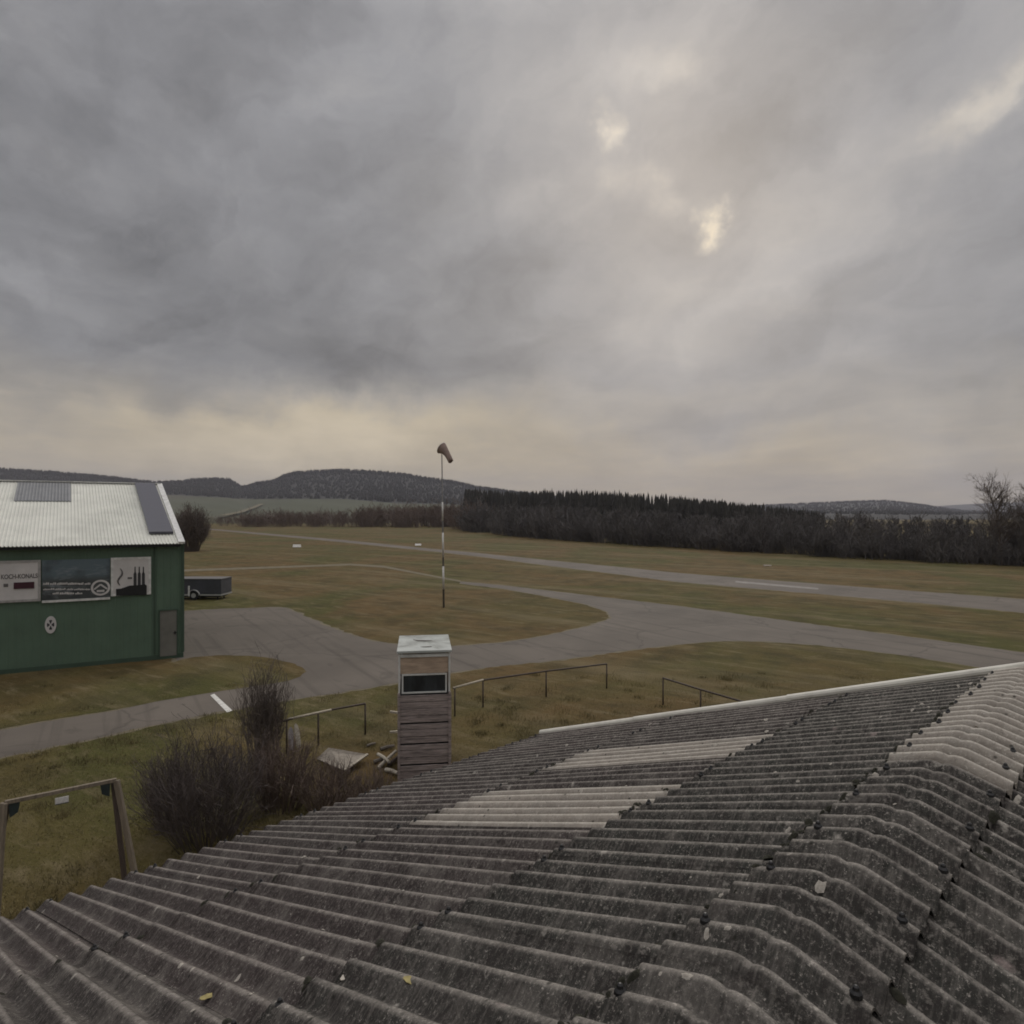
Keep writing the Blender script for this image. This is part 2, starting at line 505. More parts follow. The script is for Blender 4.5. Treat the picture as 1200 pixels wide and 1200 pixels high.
def shrub_polys(h, w, stems, seed, kids=(3, 5), rad=0.006, lean=0.5, twig=0.0022, lift=0.06, cull=False):
    rg = np.random.default_rng(seed)
    out = []
    for _ in range(stems):
        a = rg.uniform(0, 2 * math.pi)
        q = math.sqrt(rg.uniform(0, 1)) * w * 0.5
        p = np.array([math.cos(a) * q * 0.55, math.sin(a) * q * 0.55, -0.03])
        d = np.array([math.cos(a) * lean * q / (w * 0.5), math.sin(a) * lean * q / (w * 0.5), 1.0])
        d /= np.linalg.norm(d)
        grow(p, d, h * rg.uniform(0.55, 1.02) * (1.05 - 0.35 * (q / (w * 0.5)) ** 2), rad * rg.uniform(0.7, 1.3), len(kids), rg, out, kids, 0.42, lift, 0.09, 0.42)
    if cull:
        keep = []
        for p, q in out:
            e = p[-1]
            k = (e[0] ** 2 + e[1] ** 2) / (w * 0.56) ** 2 + ((e[2] - h * 0.47) / (h * 0.53)) ** 2
            th = math.atan2(e[1], e[0])
            lump = 0.95 + 0.35 * math.sin(3 * th + seed + 2.5 * e[2] / h) + 0.25 * math.sin(7 * th + 5.0 * e[2] / h)
            if k < lump * rg.uniform(0.7, 1.7) or p[0][2] < 0 and k < 1.3:
                keep.append((p, q))
        out = keep
    return [(p, np.maximum(q, twig)) for p, q in out]

# ================================================================== GROUND
def ragged(pts, amp, step=0.35, bias=0.0):
    if sum(a.x * b.y - b.x * a.y for a, b in zip(pts, pts[1:] + pts[:1])) > 0: bias = -bias
    rr = random.Random(len(pts))
    out = []
    for i in range(len(pts)):
        a, b = pts[i], pts[(i + 1) % len(pts)]
        ln = (b - a).length
        st = max(step, 0.012 * a.y)
        n = max(1, min(400, int(ln / st)))
        nx, ny = -(b - a).y / max(ln, 1e-6), (b - a).x / max(ln, 1e-6)
        for k in range(n):
            p = a.lerp(b, k / n)
            q = rr.gauss(0, amp) + 0.6 * amp * math.sin(0.7 * (p.x + p.y)) + bias if k else bias
            out.append(Vector((p.x + nx * q, p.y + ny * q, 0)))
    return out

def sheet(name, pts, z, m, kind='structure', sub=0):
    mb = MB()
    mb.add([Vector((p[0], p[1], z)) for p in pts], [tuple(range(len(pts)))])
    o = mb.build(name, m)
    if kind: o['kind'] = kind
    if o.data.polygons[0].normal.z < 0:
        o.data.flip_normals()
    return o

g = MB()
g.add([(-9000, -400, 0), (9000, -400, 0), (9000, 9000, 0), (-9000, 9000, 0)], [(0, 1, 2, 3)])
g.build('ground', M['grass'])['kind'] = 'structure'

def smooth_poly(pts, it=2, closed=True):
    for _ in range(it):
        q = []
        for i in range(len(pts)):
            a, b = pts[i], pts[(i + 1) % len(pts)]
            q += [a * 0.75 + b * 0.25, a * 0.25 + b * 0.75]
        pts = q
    return pts

# apron with the path leading left and the taxiway leading right; grass island on top of it
apron_px = [(-90, 871), (0, 856), (60, 845), (140, 832), (195, 820), (210, 800), (205, 760), (212, 720), (217, 716), (260, 713.5), (326, 711.5), (336, 712.5), (362, 724), (395, 738), (432, 750), (470, 756),
            (530, 757.5), (590, 753), (640, 745), (690, 734), (717, 724), (712, 717), (690, 709), (640, 699), (590, 690), (540, 684), (540, 681.5), (590, 686),
            (640, 692), (733, 703), (793, 710), (900, 724.5), (1000, 738), (1100, 751), (1200, 765), (1330, 783),
            (1330, 806), (1200, 790), (1130, 779), (1060, 768), (1000, 760.5), (950, 755.5), (910, 752.5), (870, 751), (830, 752), (790, 755.5), (750, 760.5), (683, 769.5), (640, 775), (581, 781),
            (528, 788.5), (465, 800.5), (400, 812), (340, 820), (270, 832), (200, 846), (100, 868), (0, 888), (-90, 908)]
apron = [G(x, y) for x, y in apron_px]
def onward(a, b, ln):
    return b + (b - a).normalized() * ln
k_ = apron_px.index((1330, 783))
ext = [onward(apron[k_ - 1], apron[k_], 40), onward(apron[k_ + 2], apron[k_ + 1], 40)]     # the taxiway runs on to the right
lead = [onward(apron[-2], apron[-1], 22), onward(apron[1], apron[0], 22)]                  # the path runs on to the left
apron = apron[:k_ + 1] + ext + apron[k_ + 1:] + lead
sheet('apron', ragged(apron, 0.045), 0.004, M['asphalt'])
island_px = [(-90, 868.5), (0, 854), (60, 843.5), (140, 830.5), (215, 817), (270, 808.5), (310, 802.5), (338, 798), (352, 793), (359, 787.5), (354, 782), (340, 776.5), (318, 771.5), (290, 768.5), (255, 768), (228, 770), (212, 773), (205, 776), (150, 776), (0, 782), (-90, 786)]
island = [G(x, y) for x, y in island_px]
sheet('worn_edge', ragged(apron, 0.07, 0.3, 0.13), 0.002, M['dirt'])
sheet('grass_island', ragged(island, 0.045), 0.008, M['grass'])

runway = [G(x, y) for x, y in [(243, 619.2), (400, 632.6), (517, 644.2), (560, 648), (640, 656.5), (720, 664), (800, 672), (900, 680), (1000, 687.5), (1100, 695), (1200, 702.5), (1330, 712),
                               (1330, 731), (1200, 718), (1100, 708.5), (1000, 699.5), (900, 691), (800, 682.5), (720, 672.5), (640, 662.5), (560, 652), (517, 647.2), (400, 635.2), (243, 620.6)]]
k_ = 12
runway = runway[:k_] + [onward(runway[k_ - 2], runway[k_ - 1], 70), onward(runway[k_ + 1], runway[k_], 70)] + runway[k_:]
sheet('runway_worn_edge', ragged(runway, 0.10, 0.5, 0.25), 0.002, M['dirt'])
sheet('runway', ragged(runway, 0.06, 0.5), 0.004, M['runway'])
sheet('grass_track', [G(x, y) for x, y in [(-30, 674), (215, 667.3), (330, 663.5), (410, 660.6), (450, 663), (540, 680.5), (540, 682), (450, 665.2), (410, 662.4), (330, 665.5), (215, 669.6), (-30, 677)]], 0.002, M['dirt'])

sheet('path_marking', [G(x, y) for x, y in [(246.5, 815), (251, 813.2), (272.5, 833), (266, 835)]], 0.008, M['paint'])
sheet('runway_marking', [G(x, y) for x, y in [(862, 680.8), (905, 684.5), (959, 689.2), (959, 691), (905, 686.4), (862, 682.6)]], 0.008, M['paint_worn'])

def inside(poly, x, y):
    c = False
    j = len(poly) - 1
    for i in range(len(poly)):
        if (poly[i].y > y) != (poly[j].y > y) and x < (poly[j].x - poly[i].x) * (y - poly[i].y) / (poly[j].y - poly[i].y) + poly[i].x:
            c = not c
        j = i
    return c

# ================================================================== SHED WITH CORRUGATED ROOF (below the camera)
E1 = Vector((0.714, 0.700, 0)).normalized()      # along the ridge, away
N1 = Vector((-0.700, 0.714, 0)).normalized()     # down the left slope
RP = Vector((1.925, 3.27, H - 1.51))
SLOPE, WID, PITCH, AMP = 0.335, 6.5, 0.177, 0.032
S0, S1 = -24.5 * 0.177, 4.30
shed = thing('shed', RP + Vector((0, 0, -RP.z)), 'low shed under a lichen speckled corrugated fibre cement roof with pale patched sheets', 'shed')

def rpt(s, w, side, dz=0.0):
    p = RP + E1 * s + N1 * (side * w)
    p.z = RP.z - SLOPE * w + dz
    return p

def corr(s):
    return math.cos(2 * math.pi * s / PITCH)

class Roof:
    def __init__(self):
        self.mb, self.crest, self.tint = MB(), [], []
    def sheet(self, s0, s1, w0, w1, side, tint, lo=0.0, hi=0.009, nseg=14, wrows=8, thick=0.007, prof=None):
        ns = max(3, int(round((s1 - s0) / PITCH * nseg)))
        top, bot = [], []
        for j in range(wrows + 1):
            t = j / wrows
            w = w0 + (w1 - w0) * t
            for i in range(ns + 1):
                s = s0 + (s1 - s0) * i / ns
                c = corr(s)
                dz = AMP * c + lo + (hi - lo) * t
                if prof: dz += prof(w)
                wob = 0.004 * math.sin(3.1 * s + 1.7 * w) + 0.003 * math.sin(11.3 * s + 0.7 * w)
                top.append(rpt(s, w, side, dz + wob))
                bot.append(rpt(s, w, side, dz + wob - thick))
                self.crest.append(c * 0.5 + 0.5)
                self.tint.append(tint)
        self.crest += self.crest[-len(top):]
        self.tint += [tint] * len(bot)
        n = ns + 1
        k = len(top)
        Fc = []
        for j in range(wrows):
            for i in range(ns):
                a, b_, c_, d_ = j * n + i, j * n + i + 1, (j + 1) * n + i + 1, (j + 1) * n + i
                Fc.append((a, b_, c_, d_) if side < 0 else (d_, c_, b_, a))
                Fc.append((k + d_, k + c_, k + b_, k + a) if side < 0 else (k + a, k + b_, k + c_, k + d_))
        for i in range(ns):
            a, b_ = wrows * n + i, wrows * n + i + 1
            Fc.append((a, b_, k + b_, k + a))
            a, b_ = i, i + 1
            Fc.append((b_, a, k + a, k + b_))
        for j in range(wrows):
            a, b_ = j * n, (j + 1) * n
            Fc.append((a, b_, k + b_, k + a))
            a, b_ = j * n + ns, (j + 1) * n + ns
            Fc.append((b_, a, k + a, k + b_))
        self.mb.add(top + bot, Fc)
    def build(self, name, m):
        return self.mb.build(name, m, shed, smooth=True, attrs={'crest': self.crest, 'tint': self.tint})

rows = [(0.03, 1.64), (1.56, 3.86), (3.78, WID)]
rt = random.Random(3)
sw = 5 * PITCH                                        # five corrugations a sheet
pale_left = {(1, -0.25, 0.80), (1, 1.49, 2.28)}
main, pale = Roof(), Roof()
lap_s = []
for side in (1, -1):
    for r, (w0, w1) in enumerate(rows):
        s = S0
        cuts = [s]
        fixed = [(-1.5 * PITCH, 4.5 * PITCH), (8.5 * PITCH, 13.5 * PITCH)] if side == 1 and r == 1 else []
        while s < S1 - 0.05:
            e = s + sw
            for a, b_ in fixed:
                if s < a - 0.02 < e + 0.3: e = a
                elif abs(s - a) < 0.02: e = b_
            e = min(e, S1)
            if S1 - e < 0.25: e = S1
            is_pale = any(abs(s - a) < 0.02 for a, b_ in fixed)
            j0, j1 = rt.uniform(-0.018, 0.018), rt.uniform(-0.004, 0.004)
            t = (0.95 if r == 0 else 0.18 if r == 1 else 0.05) + rt.uniform(-0.3, 0.3)
            if side < 0: t = 0.9
            tgt = pale if is_pale else main
            tgt.sheet(s, e + (0.05 if e < S1 else 0), w0, w1 + j0, side, t, -0.004 + j1 + 0.004 * (len(cuts) % 2), 0.013 + j1 + 0.004 * (len(cuts) % 2) + (0.001 if is_pale else 0), 14 if side > 0 else 10, 10)
            lap_s.append((s, e, w1 + j0, side))
            cuts.append(e)
            s = e
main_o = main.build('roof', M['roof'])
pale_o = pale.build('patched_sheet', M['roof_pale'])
pale_o['label'] = 'two pale newer corrugated sheets'

# ridge caps: follow both slopes with a rounded bend
def ridge_cap(s0, s1, name, m, lift, seed):
    rr = random.Random(seed)
    mb, cr, ti = MB(), [], []
    s = s0
    while s < s1 - 0.03:
        e = min(s + sw + 0.0, s1)
        if s1 - e < 0.2: e = s1
        a0, b0 = 0.31 + rr.uniform(-0.02, 0.02), 0.31 + rr.uniform(-0.02, 0.02)
        up = rr.uniform(0, 0.006)
        ns = max(4, int(round((e + 0.045 - s) / PITCH * 14)))
        ws = np.concatenate([np.linspace(-a0, -0.07, 7), np.linspace(-0.05, 0.05, 5), np.linspace(0.07, b0, 7)])
        top, bot = [], []
        for w in ws:
            for i in range(ns + 1):
                q = s + (min(e + 0.045, s1) - s) * i / ns
                rise = -SLOPE * abs(w)
                rnd = -0.03 * max(0, 1 - abs(w) / 0.085) ** 2       # rounds the bend off
                p = RP + E1 * q + N1 * w
                edge = abs(w) / 0.31
                p.z = RP.z + rise + rnd + AMP * corr(q) + lift + up + 0.006 * edge + 0.004 * math.sin(5 * q + 3 * w)
                top.append(p)
                bot.append(p - Vector((0, 0, 0.009)))
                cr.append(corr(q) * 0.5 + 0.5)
                ti.append(0.85)
        cr += cr[-len(top):]
        ti += ti[-len(top):]
        n, k, nw = ns + 1, len(top), len(ws)
        Fc = []
        for j in range(nw - 1):
            for i in range(ns):
                a, b_, c_, d_ = j * n + i, j * n + i + 1, (j + 1) * n + i + 1, (j + 1) * n + i
                Fc.append((d_, c_, b_, a)[::1] if False else (a, b_, c_, d_))
                Fc.append((k + d_, k + c_, k + b_, k + a))
        for i in range(ns):
            for j in (0, nw - 1):
                a, b_ = j * n + i, j * n + i + 1
                Fc.append((a, b_, k + b_, k + a))
        for j in range(nw - 1):
            for i in (0, ns):
                a, b_ = j * n + i, (j + 1) * n + i
                Fc.append((a, b_, k + b_, k + a))
        mb.add(top + bot, Fc)
        s = e
    return mb.build(name, m, shed, smooth=True, attrs={'crest': cr, 'tint': ti})

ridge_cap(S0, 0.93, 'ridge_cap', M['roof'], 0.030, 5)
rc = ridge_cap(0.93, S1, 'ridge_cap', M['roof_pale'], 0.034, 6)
rc['label'] = 'pale newer ridge caps at the far end'

# bolts with black caps on the crests at the laps
bolt = None
def crest_near(s):
    return round(s / PITCH) * PITCH
rb = random.Random(12)
spots = []
for s, e, w1, side in lap_s:
    if w1 > 6: w1 = 6.40
    for q in (s + 0.12, e - 0.16):
        for dw in (0.05,):
            spots.append((crest_near(q), w1 - dw, side, 0.012))
q = S0 + 0.2
while q < S1 - 0.05:
    for side in (1, -1):
        spots.append((crest_near(q), 0.26 + rb.uniform(-0.02, 0.02), side, 0.036))
    q += PITCH * (2 if q > 0.8 else 3)
def seen(sp):
    p = rpt(sp[0], sp[1], sp[2], AMP)
    if p.y < 0.4: return None
    x, y = CX + F * p.x / p.y, CY - F * (p.z - H) / p.y
    return p if -15 < x < 1215 and y < 1215 else None
vis = [(sp, seen(sp)) for sp in spots]
vis = [(sp, p) for sp, p in vis if p is not None]
vis.sort(key=lambda a: a[1].y)
for sp, p in vis[:98]:
    if bolt is None:
        mb = MB()
        prof = [(0.000, -0.01), (0.021, -0.008), (0.020, 0.006), (0.012, 0.014), (0.010, 0.024), (0.004, 0.029)]
        V, n = [], 8
        for r_, z_ in prof:
            for k in range(n):
                V.append((r_ * math.cos(2 * math.pi * k / n), r_ * math.sin(2 * math.pi * k / n), z_))
        Fc = [(i * n + k, i * n + (k + 1) % n, (i + 1) * n + (k + 1) % n, (i + 1) * n + k) for i in range(len(prof) - 1) for k in range(n)]
        Fc.append(tuple((len(prof) - 1) * n + k for k in range(n)))
        mb.add(V, Fc)
        bolt = mb.build('roof_bolt', M['bolt'])
        bolt.parent = shed
        b1 = bolt
    else:
        b1 = bolt.copy()
        col.objects.link(b1)
        b1.parent = shed
    b1.location = rpt(sp[0], sp[1], sp[2], AMP + sp[3]) - BASE[shed.name]

# moss cushions at the laps and valleys, crusts of lichen on the crests
def crusts(name, m, n, lo, hi, flat, where, label):
    rr = np.random.default_rng(n)
    mb = MB()
    for _ in range(n):
        side = 1 if rr.uniform() < 0.8 else -1
        s = rr.uniform(S0 + 0.1, S1 - 0.1)
        w = abs(rr.uniform(0.0, 6.3)) * rr.uniform(0.3, 1.0)
        if side < 0: w = min(w, 3.0)
        if where == 'lap':
            w = float(rr.choice([0.31, 0.33, 1.65, 3.87])) + rr.uniform(-0.02, 0.05)
            s = round(s / PITCH) * PITCH + rr.normal(0, 0.045)
        else:
            s = round(s / PITCH) * PITCH + rr.normal(0, 0.032)
        rad = lo + (hi - lo) * rr.uniform() ** 2.2
        lift = 0.012 if where == 'lap' else 0.006
        if abs(w) < 0.32: lift += 0.030
        c = rpt(s, w, side, AMP * corr(s) + lift)
        k = 9
        ph = rr.uniform(0, 6)
        ringp = []
        for i in range(k):
            a = 2 * math.pi * i / k
            q = rad * (1 + 0.30 * math.sin(2 * a + ph) + rr.uniform(-0.22, 0.22))
            s2, w2 = s + q * math.cos(a), max(w + q * math.sin(a), 0.0)
            ringp.append(rpt(s2, w2, side, AMP * corr(s2) + lift - 0.004))
        V = ringp + [c.lerp(p, 0.55) + ZV_ * (rad * flat) for p in ringp] + [c + ZV_ * (rad * flat * 1.15)]
        Fc = [(i, (i + 1) % k, k + (i + 1) % k, k + i) for i in range(k)] + [(k + i, k + (i + 1) % k, 2 * k) for i in range(k)]
        mb.add(V, Fc)
    o = mb.build(name, m, shed, smooth=True)
    o['kind'] = 'stuff'
    o['label'] = label
ZV_ = Vector((0, 0, 1))
M['moss'] = mat('moss', (0.030, 0.029, 0.019), 1.0, 40, 0.5, 0.6)
M['lichen'] = mat('lichen_crust', (0.42, 0.385, 0.335), 1.0, 60, 0.35, 0.5)
crusts('moss', M['moss'], 400, 0.007, 0.030, 0.45, 'lap', 'dark moss cushions along the sheet laps')
crusts('lichen', M['lichen'], 520, 0.004, 0.024, 0.12, 'crest', 'pale lichen crusts on the crests')

# white verge flashing on the far gable edge, eaves board, walls
mb = MB()
for side in (1, -1):
    for a, b_, lift in ((0.0, 2.35, 0.058), (2.3, 4.6, 0.050), (4.55, WID - 0.02, 0.042)):
        A, B = rpt(S1 + 0.035, a, side, lift), rpt(S1 + 0.035, b_, side, lift)
        mb.tube([A, B], 0.046, 12)
        mb.beam(rpt(S1 + 0.062, a, side, lift - 0.09), rpt(S1 + 0.062, b_, side, lift - 0.09), 0.012, 0.16)
mb.build('verge_flashing', M['verge'], shed, smooth=False)
mb = MB()
ez = RP.z - SLOPE * 6.1 - 0.10
def wall_pts(s, w):
    return RP + E1 * s + N1 * w
for (sa, wa), (sb, wb) in (((S0 + 0.3, 6.1), (S1 - 0.2, 6.1)), ((S0 + 0.3, -6.1), (S1 - 0.2, -6.1))):
    A, B = wall_pts(sa, wa), wall_pts(sb, wb)
    A.z = B.z = ez / 2
    mb.beam(A, B, 0.2, ez)
for s in (S0 + 0.4, S1 - 0.3):
    pr = [wall_pts(s, -6.0), wall_pts(s, 6.0)]
    a, b_ = pr
    off = E1 * 0.1
    top = wall_pts(s, 0)
    zz = RP.z - 0.14
    P5 = [Vector((a.x, a.y, 0)), Vector((b_.x, b_.y, 0)), Vector((b_.x, b_.y, ez)), Vector((top.x, top.y, zz)), Vector((a.x, a.y, ez))]
    V = [p - off for p in P5] + [p + off for p in P5]
    mb.add(V, [(0, 1, 2, 3, 4), (9, 8, 7, 6, 5)] + [(i, i + 5, (i + 1) % 5 + 5, (i + 1) % 5) for i in range(5)])
mb.build('wall', M['plaster'], shed)

# leaves on the roof
def roof_px(x, y, side=1):
    dx, dz = (x - CX) / F, (CY - y) / F
    kk = SLOPE * side
    d = Vector((dx, 1, 0))
    t = (-1.51 + kk * Vector((RP.x, RP.y, 0)).dot(N1)) / (dz + kk * d.dot(N1))
    p = d * t - Vector((RP.x, RP.y, 0))
    return p.dot(E1), side * p.dot(N1)
for x, y, mt, lab, sz in ((243, 1167, 'leaf_yellow', 'dull yellow dead leaf at the lower left of the corrugated roof', 0.034),
                          (480, 1163, 'leaf_yellow', 'greenish yellow dead leaf near the lower middle of the corrugated roof', 0.032),
                          (404, 1147, 'leaf_pale', 'whitish curled dead leaf between the two yellowish leaves on the roof', 0.026)):
    s, w = roof_px(x, y)
    c = rpt(s, w, 1, AMP * corr(s) + 0.022)
    mb = MB()
    a0 = rb.uniform(0, 3)
    V = []
    for layer in (0, -0.0025):
        for k in range(12):
            a = 2 * math.pi * k / 12
            rr_ = sz * (0.62 + 0.38 * math.cos(a) ** 2) * (1 + 0.12 * math.sin(5 * a))
            px_, py_ = rr_ * math.cos(a), rr_ * 0.8 * math.sin(a)
            ca, sa = math.cos(a0), math.sin(a0)
            V.append(c + Vector((px_ * ca - py_ * sa, px_ * sa + py_ * ca, layer + 6.0 * py_ * py_)))
    mb.add(V, [tuple(range(12)), tuple(range(23, 11, -1))] + [(i, i + 12, (i + 1) % 12 + 12, (i + 1) % 12) for i in range(12)])
    tag(mb.build('fallen_leaf', M[mt]), lab, 'leaf', 'dead leaves lying on the roof')

# ================================================================== HANGAR
C0 = G(215, 770)
UW = Vector((1350, 765, 0)).normalized()            # along the wall, towards its right end
MW = Vector((UW.y, -UW.x, 0))                       # out of the wall, towards the viewer
NB = Vector((-0.562, 0.827, 0)).normalized()        # along the gable, away
LEN, HALF = 19.0, 8.3
EZ = 4.92
hangar = thing('hangar', C0, 'green hangar with pale ribbed roof, sponsor boards and a grey door', 'hangar')
ZV = Vector((0, 0, 1))

def wp(Ld, z, out=0.0):
    "point on the long wall: Ld metres left of the right corner, z up, out in front"
    return C0 - UW * Ld + ZV * z + MW * out

def wpx(x, y):
    d = Vector(((x - CX) / F, 1, (CY - y) / F))
    t = (C0 - Vector((0, 0, H))).dot(MW) / d.dot(MW)
    p = Vector((0, 0, H)) + d * t
    return -(p - C0).dot(UW), p.z

mb = MB()
# front wall as shallow vertical ribs
nr = int(LEN / 0.25)
V, Fc = [], []
for i in range(nr + 1):
    for z in (0.18, EZ - 0.02):
        for (o_, da) in ((0.0, 0.0), (0.0, 0.10), (0.022, 0.13), (0.022, 0.22)):
            pass
for i in range(nr):
    for o_, da in ((0.0, 0.0), (0.0, 0.17), (0.014, 0.19), (0.014, 0.23)):
        V += [wp(i * 0.25 + da, 0.18, o_), wp(i * 0.25 + da, EZ - 0.02, o_)]
for i in range(len(V) // 2 - 1):
    Fc.append((2 * i + 2, 2 * i, 2 * i + 1, 2 * i + 3))
mb.add(V, Fc)
a, b_ = wp(0, 0), wp(LEN, 0)
c_, d_ = b_ + NB * 2 * HALF, a + NB * 2 * HALF
ridge_z = EZ + 0.326 * HALF
for p, q in ((a, d_), (b_, c_)):
    mid = (p + q) / 2
    mb.add([p, q, q + ZV * (EZ - 0.05), mid + ZV * (ridge_z - 0.12), p + ZV * (EZ - 0.05)], [(0, 1, 2, 3, 4)])
mb.add([c_, d_, d_ + ZV * EZ, c_ + ZV * EZ], [(0, 1, 2, 3)])
mb.build('wall', M['hangar'], hangar)
mb = MB()
mb.hexa([wp(0.0, -0.05, 0.03), wp(LEN, -0.05, 0.03), wp(LEN, -0.05, -0.1), wp(0, -0.05, -0.1), wp(0, 0.18, 0.03), wp(LEN, 0.18, 0.03), wp(LEN, 0.18, -0.1), wp(0, 0.18, -0.1)][::1])
mb.build('plinth', M['hangar_dark'], hangar)
mb = MB()
Lj = wpx(181, 700)[0]
mb.box(wp(Lj, EZ / 2 + 0.1, 0.02), (0.07, 0.05, EZ - 0.25), (UW, MW, ZV))
mb.box(wp(0.03, EZ / 2 + 0.1, 0.015), (0.12, 0.07, EZ - 0.25), (UW, MW, ZV))
mb.build('corner_trim', M['hangar_dark'], hangar)

# roof: ribbed sheets on both slopes
OV = 0.30
def hr(Ld, t, dz=0.0):
    "front slope: Ld along, t metres (plan) in from the eave line"
    return C0 - UW * Ld + NB * t + ZV * (EZ + 0.326 * t + dz)
mb = MB()
rp_, rh = 0.125, 0.032
prof = [(0.0, 0.0), (0.055, 0.0), (0.075, rh), (0.105, rh)]
nrib = int((LEN + 0.5) / rp_)
for back in (0, 1):
    V = []
    for i in range(nrib):
        for da, dz in prof:
            Ld = 0.07 + i * rp_ + da
            for t in (-OV, HALF):
                if back:
                    p = C0 - UW * Ld + NB * (2 * HALF - t) + ZV * (EZ + 0.326 * t + dz)
                else:
                    p = hr(Ld, t, dz)
                V.append(p)
    k = len(V)
    V = V + [p - ZV * 0.02 for p in V]
    Fc = []
    for i in range(k // 2 - 1):
        q = (2 * i, 2 * i + 1, 2 * i + 3, 2 * i + 2)
        Fc.append(q if back else q[::-1])
        Fc.append(tuple(k + x for x in (q[::-1] if back else q)))
        Fc.append((2 * i, 2 * i + 2, k + 2 * i + 2, k + 2 * i))
    mb.add(V, Fc)
roof_h = mb.build('roof', M['hangar_roof'], hangar)
mb = MB()
mb.beam(hr(0.0, HALF, 0.05), hr(LEN + 0.2, HALF, 0.05), 0.34, 0.05)
rg_o = mb.build('ridge_trim', M['trim_white'], roof_h)
mb = MB()
vt = [hr(0.10, -OV, 0.035), hr(0.06, HALF, 0.035)]
mb.beam(vt[0], vt[1], 0.24, 0.09)
mb.build('verge_trim', M['trim_white'], roof_h)
mb = MB()
mb.beam(hr(0.12, -0.12, -0.12), hr(LEN, -0.12, -0.12), 0.28, 0.12)
mb.build('eaves_shade', M['black'], hangar)  # black strip stands in for the shade under the roof overhang

def rpx(x, y, dz=0.05):
    "photo pixel on the hangar's front roof slope -> Ld, t"
    n_ = UW.cross(NB + ZV * 0.326).normalized()
    d = Vector(((x - CX) / F, 1, (CY - y) / F))
    o_ = Vector((0, 0, H))
    q = C0 + ZV * (EZ + dz)
    t = (q - o_).dot(n_) / d.dot(n_)
    p = o_ + d * t - q
    # solve p = -UW*Ld + NB*t (plan)
    A = np.array([[-UW.x, NB.x], [-UW.y, NB.y]])
    r_ = np.linalg.solve(A, np.array([p.x, p.y]))
    return r_[0], r_[1]

# grey translucent strip near the ridge
L1, t1 = rpx(20, 568); L2, t2 = rpx(83, 587)
la, lb = L1, rpx(83, 575)[0]
tt = (rpx(17, 587)[1] + t2) / 2
mb = MB()
V = []
nn_ = int((la - lb) / rp_) + 1
for i in range(nn_):
    for da, dz in prof:
        Ld = lb + i * rp_ + da
        for t in (tt, HALF - 0.25):
            V.append(hr(Ld, t, dz + 0.045))
k = len(V)
V = V + [p - ZV * 0.03 for p in V]
Fc = []
for i in range(k // 2 - 1):
    Fc.append((2 * i + 2, 2 * i + 3, 2 * i + 1, 2 * i))
    Fc.append((2 * i, 2 * i + 2, k + 2 * i + 2, k + 2 * i))
mb.add(V, Fc)
so = mb.build('skylight_panel', M['skylight'], roof_h)
for q in range(4):
    pass
# dark solar module column at the right end
cs = [rpx(158, 570, 0.12), rpx(184, 569, 0.12), rpx(205, 623, 0.12), rpx(176, 625, 0.12)]
Lr = (cs[1][0] + cs[2][0]) / 2; Ll = (cs[0][0] + cs[3][0]) / 2
tb = (cs[2][1] + cs[3][1]) / 2
Lr = max(Lr, 0.30)
mb = MB()
bot = [hr(Ll, tb, 0.07), hr(Lr, tb, 0.07), hr(Lr, HALF - 0.3, 0.07), hr(Ll, HALF - 0.3, 0.07)]
mb.hexa(bot + [p + ZV * 0.09 for p in bot])
sp_o = mb.build('solar_panel', M['solar'], roof_h)
# door
(Ld1, zd1), (Ld2, zd2) = wpx(187.5, 716), wpx(207, 771)
mb = MB()
mb.hexa([wp(Ld1, 0.12, 0.05), wp(Ld2, 0.12, 0.05), wp(Ld2, 0.12, 0.02), wp(Ld1, 0.12, 0.02), wp(Ld1, zd1, 0.05), wp(Ld2, zd1, 0.05), wp(Ld2, zd1, 0.02), wp(Ld1, zd1, 0.02)])
dr = mb.build('door', M['door'], hangar)
mb = MB()
for q in (Ld1 + 0.03, Ld2 - 0.03):
    mb.box(wp(q, (zd1 + 0.12) / 2 + 0.02, 0.045), (0.05, 0.06, zd1 - 0.06), (UW, MW, ZV))
mb.box(wp((Ld1 + Ld2) / 2, zd1 + 0.03, 0.045), (abs(Ld1 - Ld2) + 0.1, 0.065, 0.05), (UW, MW, ZV))
mb.build('frame', M['hangar_dark'], dr)
mb = MB()
hl, hz = wpx(205, 741)
mb.box(wp(hl, hz, 0.085), (0.12, 0.03, 0.035), (UW, MW, ZV))
mb.box(wp(hl, hz, 0.06), (0.04, 0.05, 0.14), (UW, MW, ZV))
mb.build('handle', M['black'], dr)

# signs on the wall
def rect_on_wall(mb, l0, l1, z0, z1, o0, o1):
    mb.hexa([wp(l0, z0, o1), wp(l1, z0, o1), wp(l1, z0, o0), wp(l0, z0, o0), wp(l0, z1, o1), wp(l1, z1, o1), wp(l1, z1, o0), wp(l0, z1, o0)])

def frame_on_wall(mb, l0, l1, z0, z1, w, o0, o1):
    rect_on_wall(mb, l0, l1, z1 - w, z1, o0, o1)
    rect_on_wall(mb, l0, l1, z0, z0 + w, o0, o1)
    rect_on_wall(mb, l0, l0 - w, z0 + w, z1 - w, o0, o1)
    rect_on_wall(mb, l1 + w, l1, z0 + w, z1 - w, o0, o1)

